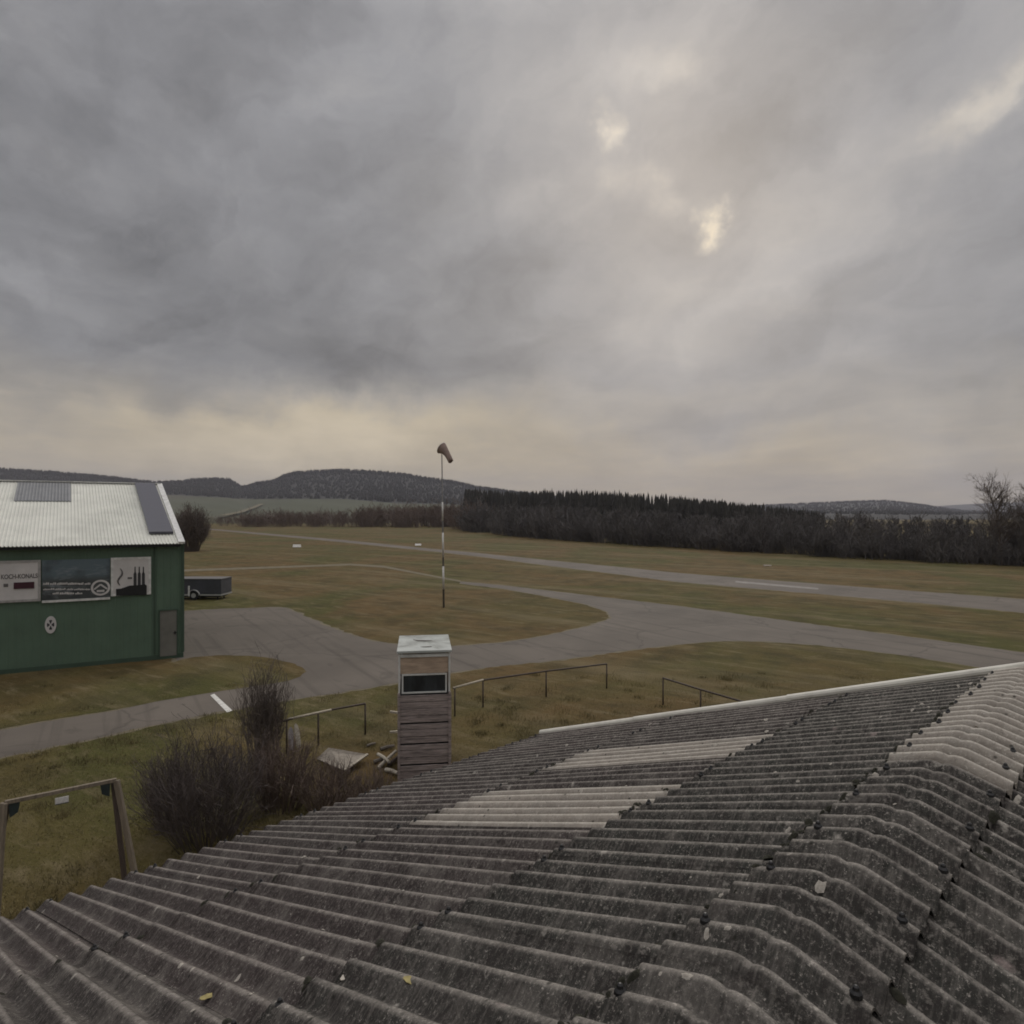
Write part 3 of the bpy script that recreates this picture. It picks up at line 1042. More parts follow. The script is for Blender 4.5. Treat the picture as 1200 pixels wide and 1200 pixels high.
zt = wpx(48, 656)[1]; zb = wpx(48, 704)[1]
l_r = wpx(48, 680)[0]; l_l = l_r + 3.1
s1 = thing('sponsor_board', wp(l_r, zb), 'off white sponsor board with dark lettering and a maroon display on green hangar', 'sign', 'sponsor boards on the hangar wall')
mb = MB(); rect_on_wall(mb, l_l, l_r, zb, zt, 0.02, 0.07); mb.build('panel', M['sign_grey'], s1)
mb = MB(); frame_on_wall(mb, l_l, l_r, zb, zt, 0.09, 0.02, 0.085); mb.build('frame', M['sign_frame'], s1)
lt, ztx = wpx(1.5, 678.5)
text_mesh('KOCH-KONALS', 0.28, wp(lt, ztx, 0.073), UW, ZV * 0.85, MW, M['ink_soft'], 'lettering', s1, width=lt - wpx(44.5, 678)[0])
la, za = wpx(16.5, 682.5); lb, zb2 = wpx(40.5, 689)
mb = MB(); rect_on_wall(mb, la, lb, zb2, za, 0.03, 0.10); dsp = mb.build('display', M['display'], s1)
la2, za2 = wpx(4.5, 684); lb2, zb3 = wpx(10, 687.5)
mb = MB(); rect_on_wall(mb, la2, lb2, zb3, za2, 0.06, 0.076); mb.build('emblem', M['ink_soft'], s1)

# blue grey photo banner
zt = wpx(90, 655.5)[1]; zb = wpx(90, 701.5)[1]
l0, l1 = wpx(49.5, 680)[0], wpx(129, 680)[0]
m_, nt_, b_ = nt_new('photo_banner')
pos_ = N(nt_, 'ShaderNodeNewGeometry').outputs['Position']
f1 = noise(nt_, mapping(nt_, pos_, (0.8, 0.8, 2.2)), 1.6, 6, 0.65, 1.2)
sx = N(nt_, 'ShaderNodeSeparateXYZ'); L(nt_, pos_, sx.inputs[0])
hgt = math_n(nt_, 'DIVIDE', math_n(nt_, 'SUBTRACT', sx.outputs[2], zb), zt - zb)
cb = ramp(nt_, hgt, [(0.0, (0.05, 0.058, 0.058)), (0.45, (0.056, 0.064, 0.064)), (0.6, (0.095, 0.130, 0.150)), (1.0, (0.105, 0.145, 0.170))])
cb = mixc(nt_, ramp(nt_, f1, [(0.52, 0), (0.72, 0.65)]), cb, (0.26, 0.29, 0.32))
cb = mixc(nt_, ramp(nt_, noise(nt_, pos_, 1.1, 4, 0.5), [(0.5, 0), (0.65, 0.6)]), cb, (0.02, 0.024, 0.03))
L(nt_, cb, b_.inputs['Base Color']); b_.inputs['Roughness'].default_value = 0.5
s2 = thing('sponsor_board', wp(l1, zb), 'dark blue grey photo banner with three white text lines and a round badge', 'sign', 'sponsor boards on the hangar wall')
mb = MB(); rect_on_wall(mb, l0, l1, zb, zt, 0.02, 0.06); mb.build('panel', m_, s2)
mb = MB(); rect_on_wall(mb, l0, l1, zb - 0.09, zb - 0.005, 0.02, 0.09); mb.build('bottom_rail', M['trim_white'], s2)
mb = MB()
tr = random.Random(4)
for (xa, ya, xb, hh) in ((51, 684.0, 105, 2.6), (51, 690.3, 106, 2.0), (62, 695.2, 95, 2.4)):
    x = xa
    while x < xb:
        w_ = tr.uniform(5, 13)
        x2 = min(x + w_, xb)
        p0, p1 = wpx(x, ya), wpx(x2, ya)
        # word-length runs of small upright strokes, too small to read
        ll = p0[0]
        while ll > p1[0]:
            st = tr.uniform(0.028, 0.05)
            hgt_ = hh * 0.034 * tr.uniform(0.6, 1.0)
            rect_on_wall(mb, ll, ll - st, p0[1] - 0.04, p0[1] - 0.04 + hgt_, 0.055, 0.064)
            ll -= st + 0.013
        x = x2 + 1.2
mb.build('lettering', M['sign_grey'], s2)
mb = MB()
lc, zc = wpx(118, 688.5)
def ring(mb, lc, zc, r0, r1, o0, o1, n=32, sx_=1.0, a0=0, a1=2 * math.pi):
    V, Fc = [], []
    for i in range(n + 1):
        a = a0 + (a1 - a0) * i / n
        for r_ in (r0, r1):
            for o_ in (o0, o1):
                V.append(wp(lc - sx_ * r_ * math.cos(a), zc + r_ * math.sin(a), o_))
    for i in range(n):
        k = i * 4
        Fc += [(k + 1, k + 3, k + 7, k + 5), (k + 2, k + 6, k + 7, k + 3), (k, k + 1, k + 5, k + 4)]
    mb.add(V, Fc)
ring(mb, lc, zc, 0.24, 0.315, 0.055, 0.068, sx_=1.05)
mb.beam(wp(lc + 0.22, zc - 0.06, 0.064), wp(lc, zc + 0.13, 0.064), 0.012, 0.06, up=MW.cross(UW))
mb.beam(wp(lc, zc + 0.13, 0.064), wp(lc - 0.22, zc - 0.06, 0.064), 0.012, 0.06, up=MW.cross(UW))
rect_on_wall(mb, lc + 0.13, lc - 0.13, zc - 0.17, zc - 0.09, 0.055, 0.066)
mb.build('badge', M['sign_grey'], s2)

# white board with bottle silhouettes
zt = wpx(150, 653)[1]; zb = wpx(150, 697.5)[1]
l0, l1 = wpx(130, 680)[0], wpx(177, 680)[0]
s3 = thing('sponsor_board', wp(l1, zb), 'white board with three black bottle silhouettes and a grey swirl beside the door', 'sign', 'sponsor boards on the hangar wall')
mb = MB(); rect_on_wall(mb, l0, l1, zb, zt, 0.02, 0.06); mb.build('panel', M['sign_grey'], s3)
mb = MB(); frame_on_wall(mb, l0, l1, zb, zt, 0.09, 0.02, 0.075); mb.build('frame', M['trim_white'], s3)
mb = MB()
for xb in (158.3, 163.2, 168.0):
    lq, zq = wpx(xb, 686)
    zt_ = wpx(xb, 664)[1]
    hh = zt_ - zq
    outl = [(0.055, -0.1), (0.055, 0.62 * hh), (0.024, 0.72 * hh), (0.02, hh)]
    V = []
    for o_ in (0.058, 0.07):
        V += [wp(lq + r_, zq + z_, o_) for r_, z_ in outl] + [wp(lq - r_, zq + z_, o_) for r_, z_ in outl[::-1]]
    mb.add(V, [tuple(range(7, -1, -1)), tuple(range(8, 16))] + [(i, (i + 1) % 8, (i + 1) % 8 + 8, i + 8) for i in range(8)])
mb.build('bottle_print', M['sign_ink'], s3)
mb = MB()
outl = [(136, 698), (136, 690), (142, 689.5), (152, 686), (162, 685.5), (170, 684.5), (172, 686), (172, 697.0)]
P_ = [wpx(*q) for q in outl]
V = [wp(a, b, 0.078) for a, b in P_] + [wp(a, b, 0.05) for a, b in P_]
k = len(P_)
mb.add(V, [tuple(range(k - 1, -1, -1)), tuple(range(k, 2 * k))] + [(i, (i + 1) % k, (i + 1) % k + k, i + k) for i in range(k)])
mb.build('dark_print', M['black'], s3)
mb = MB()
pts = []
for i in range(21):
    t = i / 20
    a = t * 2 * math.pi
    pts.append(wp(*wpx(140.8 + 2.6 * math.sin(a), 666 + 20 * t), 0.066))
mb.tube(pts, [0.012 + 0.03 * math.sin(math.pi * i / 20) for i in range(21)], 5)
q = wpx(152.5, 677)
rect_on_wall(mb, q[0] + 0.09, q[0] - 0.07, q[1] - 0.05, q[1] + 0.03, 0.055, 0.07)
mb.build('swirl_print', M['ink_soft'], s3)

# round badge lower on the wall
lc, zc = wpx(59.5, 732)
bd = thing('wall_badge', wp(lc, zc), 'small round white badge with dark quarters on green hangar wall', 'badge')
mb = MB()
n = 32
V = [wp(lc - 0.185 * math.cos(2 * math.pi * i / n), zc + 0.335 * math.sin(2 * math.pi * i / n), o_) for o_ in (0.05, 0.02) for i in range(n)]
mb.add(V, [tuple(range(n)), tuple(range(2 * n - 1, n - 1, -1))] + [(i, i + n, (i + 1) % n + n, (i + 1) % n) for i in range(n)])
mb.build('disc', M['sign_grey'], bd)
mb = MB()
for k in range(4):
    a = math.pi / 2 * k + math.pi / 2
    ring(mb, lc, zc, 0.05, 0.19, 0.045, 0.057, 8, 0.62, a - 0.45, a + 0.45)
mb.build('emblem', M['sign_ink'], bd)

# ================================================================== TRAILER behind the hangar
td = 46.2
ta = Vector(((258 - CX) / F * td, td + 0.15, 0))
tx = Vector((-1, 0.02, 0)).normalized()
ty = Vector((0.02, 1, 0)).normalized()
TL = 4.6
trailer = thing('trailer', ta + tx * TL / 2, 'long low trailer under a dark grey tarpaulin parked behind the green hangar', 'trailer')
tc_ = ta + tx * TL / 2 + ty * 0.85
ax_ = (-tx, ty, ZV)
mb = MB(); mb.box(tc_ + ZV * 0.93, (TL, 1.7, 1.06), ax_); body = mb.build('body', M['tarp'], trailer, bevel=0.05)
mb = MB(); mb.box(tc_ + ZV * 1.475, (TL + 0.05, 1.75, 0.05), ax_); mb.build('lid', M['ink_soft'], trailer)
mb = MB(); mb.box(tc_ + ZV * 0.35, (TL + 0.02, 1.74, 0.10), ax_); mb.build('side_rail', M['galv'], trailer)
mb = MB()
mb.box(tc_ + ZV * 0.24, (TL - 0.4, 1.2, 0.12), ax_)
mb.beam(tc_ + tx * (TL / 2 - 0.3) + ZV * 0.24, tc_ + tx * (TL / 2 + 1.0) + ZV * 0.26, 0.1, 0.1)
mb.build('chassis', M['black'], trailer)
wx = (CX - 226) / F * td
for sd in (-1, 1):
    wc = Vector((-wx, tc_.y + sd * 0.86, 0.31))
    mb = MB(); mb.tube([wc - ty * 0.09, wc + ty * 0.09], 0.31, 24); wh = mb.build('wheel', M['rubber'], trailer)
    mb = MB(); mb.tube([wc - ty * 0.1, wc + ty * 0.1], 0.17, 16); mb.build('rim', M['galv'], wh)
    mb = MB()
    pts = [wc + tx * (0.42 * math.cos(a)) + ZV * (0.40 * math.sin(a)) for a in np.linspace(0.15, math.pi - 0.15, 12)]
    for p, q in zip(pts[:-1], pts[1:]):
        mb.beam(p, q, 0.24, 0.025)
    mb.build('mudguard', M['trim_white'], trailer)
mb = MB(); pp = Vector(((222 - CX) / F * td, td - 0.08, 0)); mb.tube([pp + ZV * 0.3, pp + ZV * 1.02], 0.06, 10)
mb.build('corner_post', M['trim_white'], trailer)
for dy in (0.3, 1.3):
    mb = MB(); pp = Vector(((253 - CX) / F * td, td + dy, 0)); mb.tube([pp, pp + ZV * 0.3], 0.05, 10)
    mb.build('support_leg', M['black'], trailer)

# ================================================================== WINDSOCK
wb = G(520, 712)
wt = Vector((wb.x - 0.12, wb.y, at(517, 533, wb.y).z))
ws = thing('windsock', wb, 'faded drooping windsock on a tall thin banded pole in the grass', 'windsock')
mb = MB(); mb.tube([wb, wt], [0.072, 0.034], 10)
pl = mb.build('pole', M['pole_grey'], ws, smooth=True)
for a, b_ in ((0.12, 0.27), (0.33, 0.49), (0.57, 0.69)):
    mb = MB(); mb.tube([wb.lerp(wt, a), wb.lerp(wt, b_)], [0.076 - 0.038 * a, 0.076 - 0.038 * b_], 10)
    mb.build('pole_band', M['pole_white'], pl, smooth=True)
mb = MB()
n = 20
rc_ = at(517.3, 525, wb.y)                       # mouth centre
axis = (at(530, 542, wb.y - 0.5) - rc_)
axd = Vector((0.55, -0.35, -0.35)).normalized()
rad0 = 0.42
V, Fc = [], []
steps = 12
for j in range(steps + 1):
    t = j / steps
    c = rc_.lerp(at(528.5, 541, wb.y - 0.4), t) + ZV * 0.14 * math.sin(math.pi * t)
    rr_ = 0.40 * (1 - 0.62 * t) * (1 - 0.18 * math.sin(math.pi * t))
    dirr = Vector((0.62, -0.45, -0.55 - 0.5 * t)).normalized()
    sdv = dirr.cross(ZV).normalized()
    uv_ = sdv.cross(dirr)
    for k in range(n):
        a = 2 * math.pi * k / n
        wr = 1 + 0.10 * t * math.sin(4 * a + 5 * t)
        V.append(c + (sdv * math.cos(a) * 0.8 + uv_ * math.sin(a)) * rr_ * wr)
for j in range(steps):
    for k in range(n):
        Fc.append((j * n + k, j * n + (k + 1) % n, (j + 1) * n + (k + 1) % n, (j + 1) * n + k))
mb.add(V, Fc)
sk = mb.build('sock', M['sock'], ws, smooth=True)
sol = sk.modifiers.new('thick', 'SOLIDIFY'); sol.thickness = 0.015
mb = MB()
mb.tube([Vector(V[k % n]) for k in range(n + 1)], 0.022, 6, False)
mb.tube([wt, rc_ - ZV * 0.40], 0.03, 6)
mb.build('hoop', M['pole_white'], ws, smooth=True)

# ================================================================== WATCH BOOTH
ang = R(8)
bx, by = Vector((math.cos(ang), math.sin(ang), 0)), Vector((-math.sin(ang), math.cos(ang), 0))
BO = Vector((-2.535, 14.5, 0))
BW, BD, BH, BP = 1.17, 1.85, 2.96, 2.0
axb = (bx, by, ZV)
booth = thing('watch_booth', BO + bx * BW / 2 + by * BD / 2, 'narrow booth of grey planks with a white roofed cabin and dark window on top', 'booth')
def bp(x, y, z): return BO + bx * x + by * y + ZV * z
mb = MB()
br = random.Random(8)
z = 0.04
course = 0
big_gaps = {3, 6, 9}
hb = BP / 13.0
for i in range(13):
    z0, z1 = i * hb, (i + 1) * hb
    gp = 0.012
    if i in (2, 5, 8): gp = 0.04
    h_ = hb - gp
    zc = z0 + h_ / 2 + 0.0
    jut = br.uniform(-0.008, 0.008)
    mb.box(bp(BW / 2 + 0.03, 0.012 + jut, zc), (BW - 0.03, 0.028, h_), axb)
    mb.box(bp(BW - 0.014 + jut * 0.5, BD / 2, zc), (0.026, BD - 0.06, h_), axb)
    mb.box(bp(0.014 + jut * 0.5, BD / 2, zc), (0.026, BD - 0.06, h_), axb)
    mb.box(bp(BW / 2, BD - 0.012, zc), (BW - 0.06, 0.026, h_), axb)
mb.build('plank_wall', M['wood'], booth, bevel=0.003)
mb = MB()
mb.box(bp(BW / 2, BD / 2, BP / 2), (BW - 0.12, BD - 0.12, BP - 0.02), axb)
mb.build('core', M['black'], booth)
for cx_, cy_ in ((0.0, 0.0), (BW, 0.0), (0.0, BD), (BW, BD)):
    mb = MB()
    mb.box(bp(cx_ + (0.022 if cx_ == 0 else -0.022), cy_ + (-0.006 if cy_ == 0 else 0.006), BP / 2 + 0.02), (0.055, 0.055, BP + 0.05), axb)
    p = mb.build('post', M['wood'], booth)
# cabin
for cx_ in (0.03, BW - 0.03):
    for cy_ in (0.03, BD - 0.03):
        mb = MB()
        mb.box(bp(cx_, cy_, (BP + BH) / 2 + 0.02), (0.04, 0.045, BH - BP - 0.06), axb)
        mb.build('cabin_post', M['white'], booth)
mb = MB()
mb.box(bp(BW / 2, 0.03, BH - 0.09), (BW - 0.11, 0.04, 0.07), axb)
mb.build('fascia', M['white'], booth)
mb = MB()
zf0, zf1 = 2.47, BH - 0.13
mb.box(bp(BW / 2, 0.045, (zf0 + zf1) / 2), (BW - 0.11, 0.025, zf1 - zf0), axb)
mb.build('front_board', M['tan'], booth)
mb = MB()
mb.box(bp(BW - 0.03, BD / 2, (BP + BH) / 2), (0.025, BD - 0.12, BH - BP - 0.08), axb)
mb.box(bp(BW / 2, BD - 0.03, (BP + BH) / 2), (BW - 0.12, 0.025, BH - BP - 0.08), axb)
mb.build('side_board', M['tan'], booth)
mb = MB()
x0, x1, z0, z1 = 0.085, BW - 0.085, BP + 0.03, zf0 - 0.012
for a, b_, c_, d_ in ((x0, x0 + 0.035, z0, z1), (x1 - 0.035, x1, z0, z1), (x0 + 0.035, x1 - 0.035, z1 - 0.03, z1), (x0 + 0.035, x1 - 0.035, z0, z0 + 0.03)):
    mb.box(bp((a + b_) / 2, 0.03, (c_ + d_) / 2), (b_ - a, 0.05, d_ - c_), axb)
wn = mb.build('window', M['white'], booth)
mb = MB(); mb.box(bp(BW / 2, 0.04, (z0 + z1) / 2), (x1 - x0 - 0.072, 0.012, z1 - z0 - 0.062), axb); mb.build('pane', M['glass'], wn)
mb = MB(); mb.box(bp(BW / 2, BD / 2, BH), (BW + 0.05, BD + 0.06, 0.055), axb)
rf = mb.build('roof', M['cabin_roof'], booth, bevel=0.008)
for pts, lab in (([(0.32, 1.28), (0.45, 1.12), (0.62, 1.06), (0.78, 1.10)], 'longer dark twig towards the back of the flat booth roof'), ([(0.5, 0.38), (0.6, 0.34), (0.68, 0.335), (0.76, 0.36)], 'shorter dark twig at the front of the flat booth roof')):
    mb = MB()
    mb.tube([bp(x, y, BH + 0.034) for x, y in pts], [0.004, 0.012, 0.015, 0.004], 6)
    tag(mb.build('fallen_twig', M['bark']), lab, 'twig', 'twigs on the booth roof')

# ================================================================== SWING FRAME (left foreground)
sl, sr = at(8, 940, 9.27), at(131, 915, 10.0)
swing = thing('swing_frame', Vector(((sl.x + sr.x) / 2, (sl.y + sr.y) / 2, 0)), 'wooden swing frame with splayed legs and a small white plate on its crossbar', 'swing frame')
mb = MB(); mb.beam(sl + Vector((-0.02, -0.014, 0)), sr + Vector((0.05, 0.036, 0)), 0.05, 0.055); bar = mb.build('crossbar', M['timber'], swing, bevel=0.006)
gb = lambda x, d: Vector(((x - CX) / F * d, d, 0))
for a, b_, k, w_ in ((sr + Vector((0.06, 0.02, 0.0)), gb(166, 9.94), 'timber', 0.10), (sr + Vector((-0.01, 0.06, -0.05)), gb(149, 10.12), 'dark_timber', 0.075),
                     (sl + Vector((-0.02, -0.03, 0.0)), gb(-6, 9.2), 'timber', 0.10), (sl + Vector((-0.06, 0.10, -0.06)), gb(-22, 9.5), 'dark_timber', 0.075)):  # dark inner timbers stand in for the shaded side face of each leg
    mb = MB(); mb.beam(a, b_, w_, 0.045, up=Vector((0.3, 1, 0)))
    mb.build('leg', M[k], swing, bevel=0.006)
bd_ = (sr - sl).normalized()
nb_ = Vector((bd_.y, -bd_.x, 0)).normalized()
for c, sg in ((sl, 1), (sr, -1)):
    mb = MB()
    o1 = c + nb_ * 0.0 - ZV * 0.03
    V = []
    for th in (-0.012, 0.012):
        V += [o1 + bd_ * (sg * 0.02) + nb_ * th - ZV * 0.005, o1 + bd_ * (sg * 0.15) + nb_ * th - ZV * 0.005, o1 + bd_ * (sg * 0.13) + nb_ * th - ZV * 0.14, o1 + bd_ * (sg * 0.03) + nb_ * th - ZV * 0.2]
    mb.add(V, [(0, 1, 2, 3), (7, 6, 5, 4), (0, 4, 5, 1), (1, 5, 6, 2), (2, 6, 7, 3), (3, 7, 4, 0)])
    mb.build('bracket', M['bracket'], swing)
pc = at(72.5, 936.5, 9.58)
mb = MB(); mb.box(pc + nb_ * 0.035, (0.165, 0.012, 0.085), (bd_, nb_, ZV)); pt = mb.build('plate', M['plate'], swing)
mb = MB(); mb.box(pc - ZV * 0.05 + nb_ * 0.035, (0.165, 0.014, 0.014), (bd_, nb_, ZV)); mb.build('plate_edge', M['sign_ink'], pt)

# ================================================================== PIPE RAILS round the yard
def rail_line(pts_top, posts, label, pale_upto=None, base_px=None):
    "pts_top: (x, y) photo pixels of the rail with z = 0.85"
    P_ = [G(x, y, 0.85) for x, y in pts_top]
    t = thing('pipe_railing', Vector((P_[0].x, P_[0].y, 0)), label, 'railing', 'pipe railings round the yard')
    mb = MB()
    mb.tube(P_, 0.028, 8)
    mb.build('rail', M['rust'], t, smooth=True)
    if pale_upto:
        a, b_ = [G(x, y, 0.85) for x, y in pale_upto]
        mb = MB(); mb.tube([a + ZV * 0.004, b_ + ZV * 0.004], 0.034, 8)
        mb.build('pale_sleeve', M['pipe_pale'], t, smooth=True)
    for x, y in posts:
        q = G(x, y, 0.85)
        mb = MB(); mb.tube([Vector((q.x, q.y, -0.05)), q - ZV * 0.02], 0.024, 8)
        mb.build('post', M['rust'], t, smooth=True)
    return t
rail_line([(318, 848), (345, 841.5), (387, 832), (428, 824.5)], [(336, 843.5), (373, 835.5), (428, 824.5)], 'pipe railing with a pale worn stretch left of the plank booth', ((338, 843), (388, 832.2)))
rail_line([(531, 806.5), (566, 797), (640, 786.5), (711, 778)], [(533, 806), (566, 797), (640, 786.5), (711, 778)], 'pipe railing running right from behind the plank booth', ((531, 806.5), (566, 797)))
rail_line([(777, 794.5), (821, 808), (871, 822.5), (925, 838)], [(777, 794.5), (821, 808), (871, 822.5), (925, 838)], 'dark pipe railing sloping down behind the white roof verge')

# ================================================================== YARD CLUTTER
# weathered board leaning on the ground
q = [G(371, 889, 0.05), G(385, 876, 0.26), G(431, 884, 0.20), G(404, 903, 0.10)]
nq = (q[1] - q[0]).cross(q[2] - q[0]).normalized()
if nq.z < 0: nq = -nq
mb = MB(); mb.hexa([p - nq * 0.05 for p in (q[0], q[3], q[2], q[1])] + [p for p in (q[0], q[3], q[2], q[1])])
bo = thing('weathered_board', (q[0] + q[2]) / 2 * 1.0, 'flat weathered board lying tilted on the grass beside the plank booth', 'board')
bo.location.z = 0; BASE[bo.name] = Vector(bo.location)
mb.build('sheet', M['board'], bo)
mb = MB(); mb.beam(q[3] + nq * 0.012, q[2] + nq * 0.012, 0.06, 0.03, up=nq); mb.build('lit_edge', M['pale_wood'], bo)  # pale strip paints the lit edge of the board
mb = MB(); pr1 = (q[1] + q[2]) / 2; mb.beam(Vector((pr1.x, pr1.y, 0)), pr1 - nq * 0.06, 0.12, 0.08, up=Vector((0, 1, 0))); mb.build('prop', M['dark_timber'], bo)

# two pale rounded planks leaning on the railing
for (x, yt, yb, w_, dlean, mt, lab) in ((340.5, 852, 879, 0.14, 0.10, 'plank_grey', 'blue grey plank with rounded top leaning at the railing, left of a paler one'),
                                    (346.5, 848, 876, 0.13, 0.16, 'pale_wood', 'pale plank with pointed rounded top leaning at the railing beside a bluish plank')):
    d = 4590 / (yb - 604)
    base = Vector(((x + (4 if mt == 'pale_wood' else 1) - CX) / F * d, d, 0))
    top = at(x, yt, d + 0.25)
    up_ = (top - base)
    hh = up_.length
    up_.normalize()
    sx_ = Vector((1, 0.25, 0)); sx_ = (sx_ - up_ * sx_.dot(up_)).normalized()
    fr = sx_.cross(up_)
    outl = [(-0.40, 0), (0.40, 0), (0.5, 0.35), (0.5, 0.7), (0.36, 0.9), (0.1, 1.0), (-0.1, 1.0), (-0.36, 0.9), (-0.5, 0.7), (-0.5, 0.35)]
    V = [base + sx_ * (a * w_) + up_ * (b_ * hh) + fr * th for th in (-0.02, 0.02) for a, b_ in outl]
    k = len(outl)
    mb = MB(); mb.add(V, [tuple(range(k - 1, -1, -1)), tuple(range(k, 2 * k))] + [(i, (i + 1) % k, (i + 1) % k + k, i + k) for i in range(k)])
    tag(mb.build('plank', M[mt]), lab, 'plank', 'rounded planks at the railing')

# scrap timber beside the booth
scraps = [((443, 900, 0.03), (464, 880, 0.22), 0.05, 'pale_wood', 'longest pale scrap pole leaning on the wood pile beside the booth'),
          ((438, 893, 0.05), (452, 889, 0.08), 0.05, 'bark_pale', 'short grey log at the left end of the wood pile'),
          ((452, 902, 0.06), (466, 906, 0.10), 0.05, 'pale_wood', 'pale bent log at the near foot of the wood pile'),
          ((443, 884, 0.12), (456, 893, 0.20), 0.045, 'pale_wood', 'pale crossing stick on top of the wood pile'),
          ((446, 878, 0.04), (462, 874, 0.06), 0.05, 'bark_pale', 'grey log lying behind the wood pile by the booth'),
          ((455, 896, 0.06), (468, 886, 0.10), 0.05, 'dark_timber', 'dark timber offcut between pale logs by the booth'),
          ((430, 874, 0.03), (440, 871, 0.05), 0.035, 'bark_pale', 'small grey stick apart from the wood pile, towards the board')]
for a, b_, r_, k, lab in scraps:
    A, B = G(*a), G(*b_)
    mb = MB(); mid = (A + B) / 2 + Vector((0.01, 0.0, 0.015))
    mb.tube([A, mid, B], [r_, r_ * 0.9, r_ * 0.75], 7)
    tag(mb.build('scrap_wood', M[k]), lab, 'scrap wood', 'scrap wood heaped beside the booth')
for (xa, ya), (xb, yb), lab in (((457, 834), (470, 838), 'pale board end sticking out behind the booth, upper one'), ((457, 858), (470, 856), 'pale board end sticking out behind the booth, lower one')):
    d = 16.9 if ya < 850 else 17.2
    A, B = at(xa, ya, d), at(xb, yb, d)
    mb = MB(); mb.beam(A, B + Vector((0.35, 0, 0)), 0.05, 0.05); mb.beam(B + Vector((0.3, 0, 0)), Vector((B.x + 0.3, B.y + 0.06, 0)), 0.06, 0.06, up=Vector((0, 1, 0)))
    tag(mb.build('board_end', M['pale_wood']), lab, 'board', 'boards stacked behind the booth')

# white field markers
for x, y, w_, h_, lab in ((348, 641.5, 1.45, 0.55, 'bright white field marker left of the windsock pole'), (490, 639.5, 1.2, 0.40, 'white field marker just left of the windsock pole, beyond the runway'),
                          (899, 663.5, 0.9, 0.16, 'low pale field marker in the grass before the wood')):
    p = G(x, y)
    t = thing('field_marker', p, lab, 'marker', 'white markers on the airfield')
    mb = MB()
    mb.hexa([p + Vector((sx_ * w_ / 2, sy_, 0.06)) for sx_, sy_ in ((-1, -0.25), (1, -0.25), (1, 0.25), (-1, 0.25))] + [p + Vector((sx_ * w_ / 2, sy_, h_)) for sx_, sy_ in ((-1, -0.03), (1, -0.03), (1, 0.03), (-1, 0.03))])
    mb.build('board', M['marker'] if h_ > 0.2 else M['board'], t)
    for sg in (-1, 1):
        mb = MB(); mb.box(p + Vector((sg * w_ * 0.35, 0, 0.03)), (0.06, 0.3, 0.08))
        mb.build('foot', M['galv'], t)

# ================================================================== SHRUBS in the yard
def shrub(name, x, d, h, w, stems, seed, m, label, cat='shrub', kids=(3, 5), lean=0.5, rad=0.011, twig=0.0025, group='bare shrubs in the yard', lift=0.06):
    base = Vector(((x - CX) / F * d, d, 0))
    t = thing(name, base, label, cat, group)
    out = shrub_polys(h, w, stems, seed, kids, rad, lean, twig, lift, True)
    per = 1 + kids[1] * 0
    stems_, twigs_ = [], []
    big = rad * 0.55
    for p, r_ in out:
        (stems_ if p[0][2] < 0 else twigs_).append((p, r_))
    for nm, lst in (('stems', stems_), ('twigs', twigs_)):
        V, Fc = tubes3(lst)
        mb = MB(); mb.add(V + np.array(base), Fc)
        mb.build(nm, m, t)
    return t
shrub('dark_shrub', 243, 12.0, 2.1, 1.9, 130, 21, M['bark_dark'], 'broad dense dark shrub at the eaves behind the swing frame', lean=0.6, kids=(6, 8), twig=0.0026, lift=0.03)
shrub('tall_shrub', 309, 15.6, 2.5, 1.05, 90, 22, M['bark'], 'slender upright brown shrub standing in front of the path', lean=0.2, kids=(5, 8), twig=0.0026)
shrub('brown_shrub', 330, 13.4, 1.5, 1.4, 150, 23, M['bark_brown'], 'reddish brown bare shrub between the dark shrub and the lying board', lean=0.5, twig=0.003)
shrub('brown_shrub', 385, 13.2, 1.05, 1.3, 110, 24, M['bark_brown'], 'low brown bare shrub in front of the lying weathered board', lean=0.5, twig=0.003)
shrub('brown_shrub', 437, 13.0, 0.95, 1.1, 90, 25, M['bark_brown'], 'lowest brown bare shrub at the foot of the plank booth', lean=0.55, twig=0.003)
shrub('thicket_shrub', 205, 12.6, 1.4, 1.2, 110, 26, M['bark'], 'loose grey brown shrub on the swing side of the dark shrub', lean=0.6, twig=0.003)

# grass blades in the yard and near field, leaving the asphalt free
def grass_blades(n):
    rg = np.random.default_rng(5)
    V = np.zeros((n * 3, 3)); k = 0
    cnt = 0
    out = []
    clumps = [(9.5 + 16 * rg.beta(1, 1.6), rg.uniform(-0.8, 0.9), rg.uniform(0.08, 0.28), rg.uniform(0.04, 0.12)) for _ in range(520)]
    while cnt < n:
        d = 9.5 + 17 * rg.beta(1.0, 1.8)
        x = rg.uniform(-0.83, 0.9) * d
        big = 1.0
        if cnt % 5 < 2:
            cd, cx2, cr, ch = clumps[rg.integers(520)]
            d = cd + rg.normal(0, cr)
            x = cx2 * cd + rg.normal(0, cr)
            big = ch / 0.035
        if inside(apron, x, d) and not inside(island, x, d): continue
        if d > 26 and x < -13 and x > -40 and (Vector((x, d, 0)) - C0).dot(MW) < 0.1: continue
        h_ = rg.uniform(0.015, 0.055) * big
        a = rg.uniform(0, 6.28)
        w_ = 0.006
        dx, dy = math.cos(a) * w_, math.sin(a) * w_
        lx, ly = rg.normal(0, 0.03, 2)
        out += [(x - dx, d - dy, 0), (x + dx, d + dy, 0), (x + lx, d + ly, h_)]
        cnt += 1
    mb = MB()
    mb.add(np.array(out), [(3 * i, 3 * i + 1, 3 * i + 2) for i in range(n)])
    return mb.build('grass', M['blade'])
tag(grass_blades(110000), 'short winter grass growing in the yard', None, None, 'stuff')

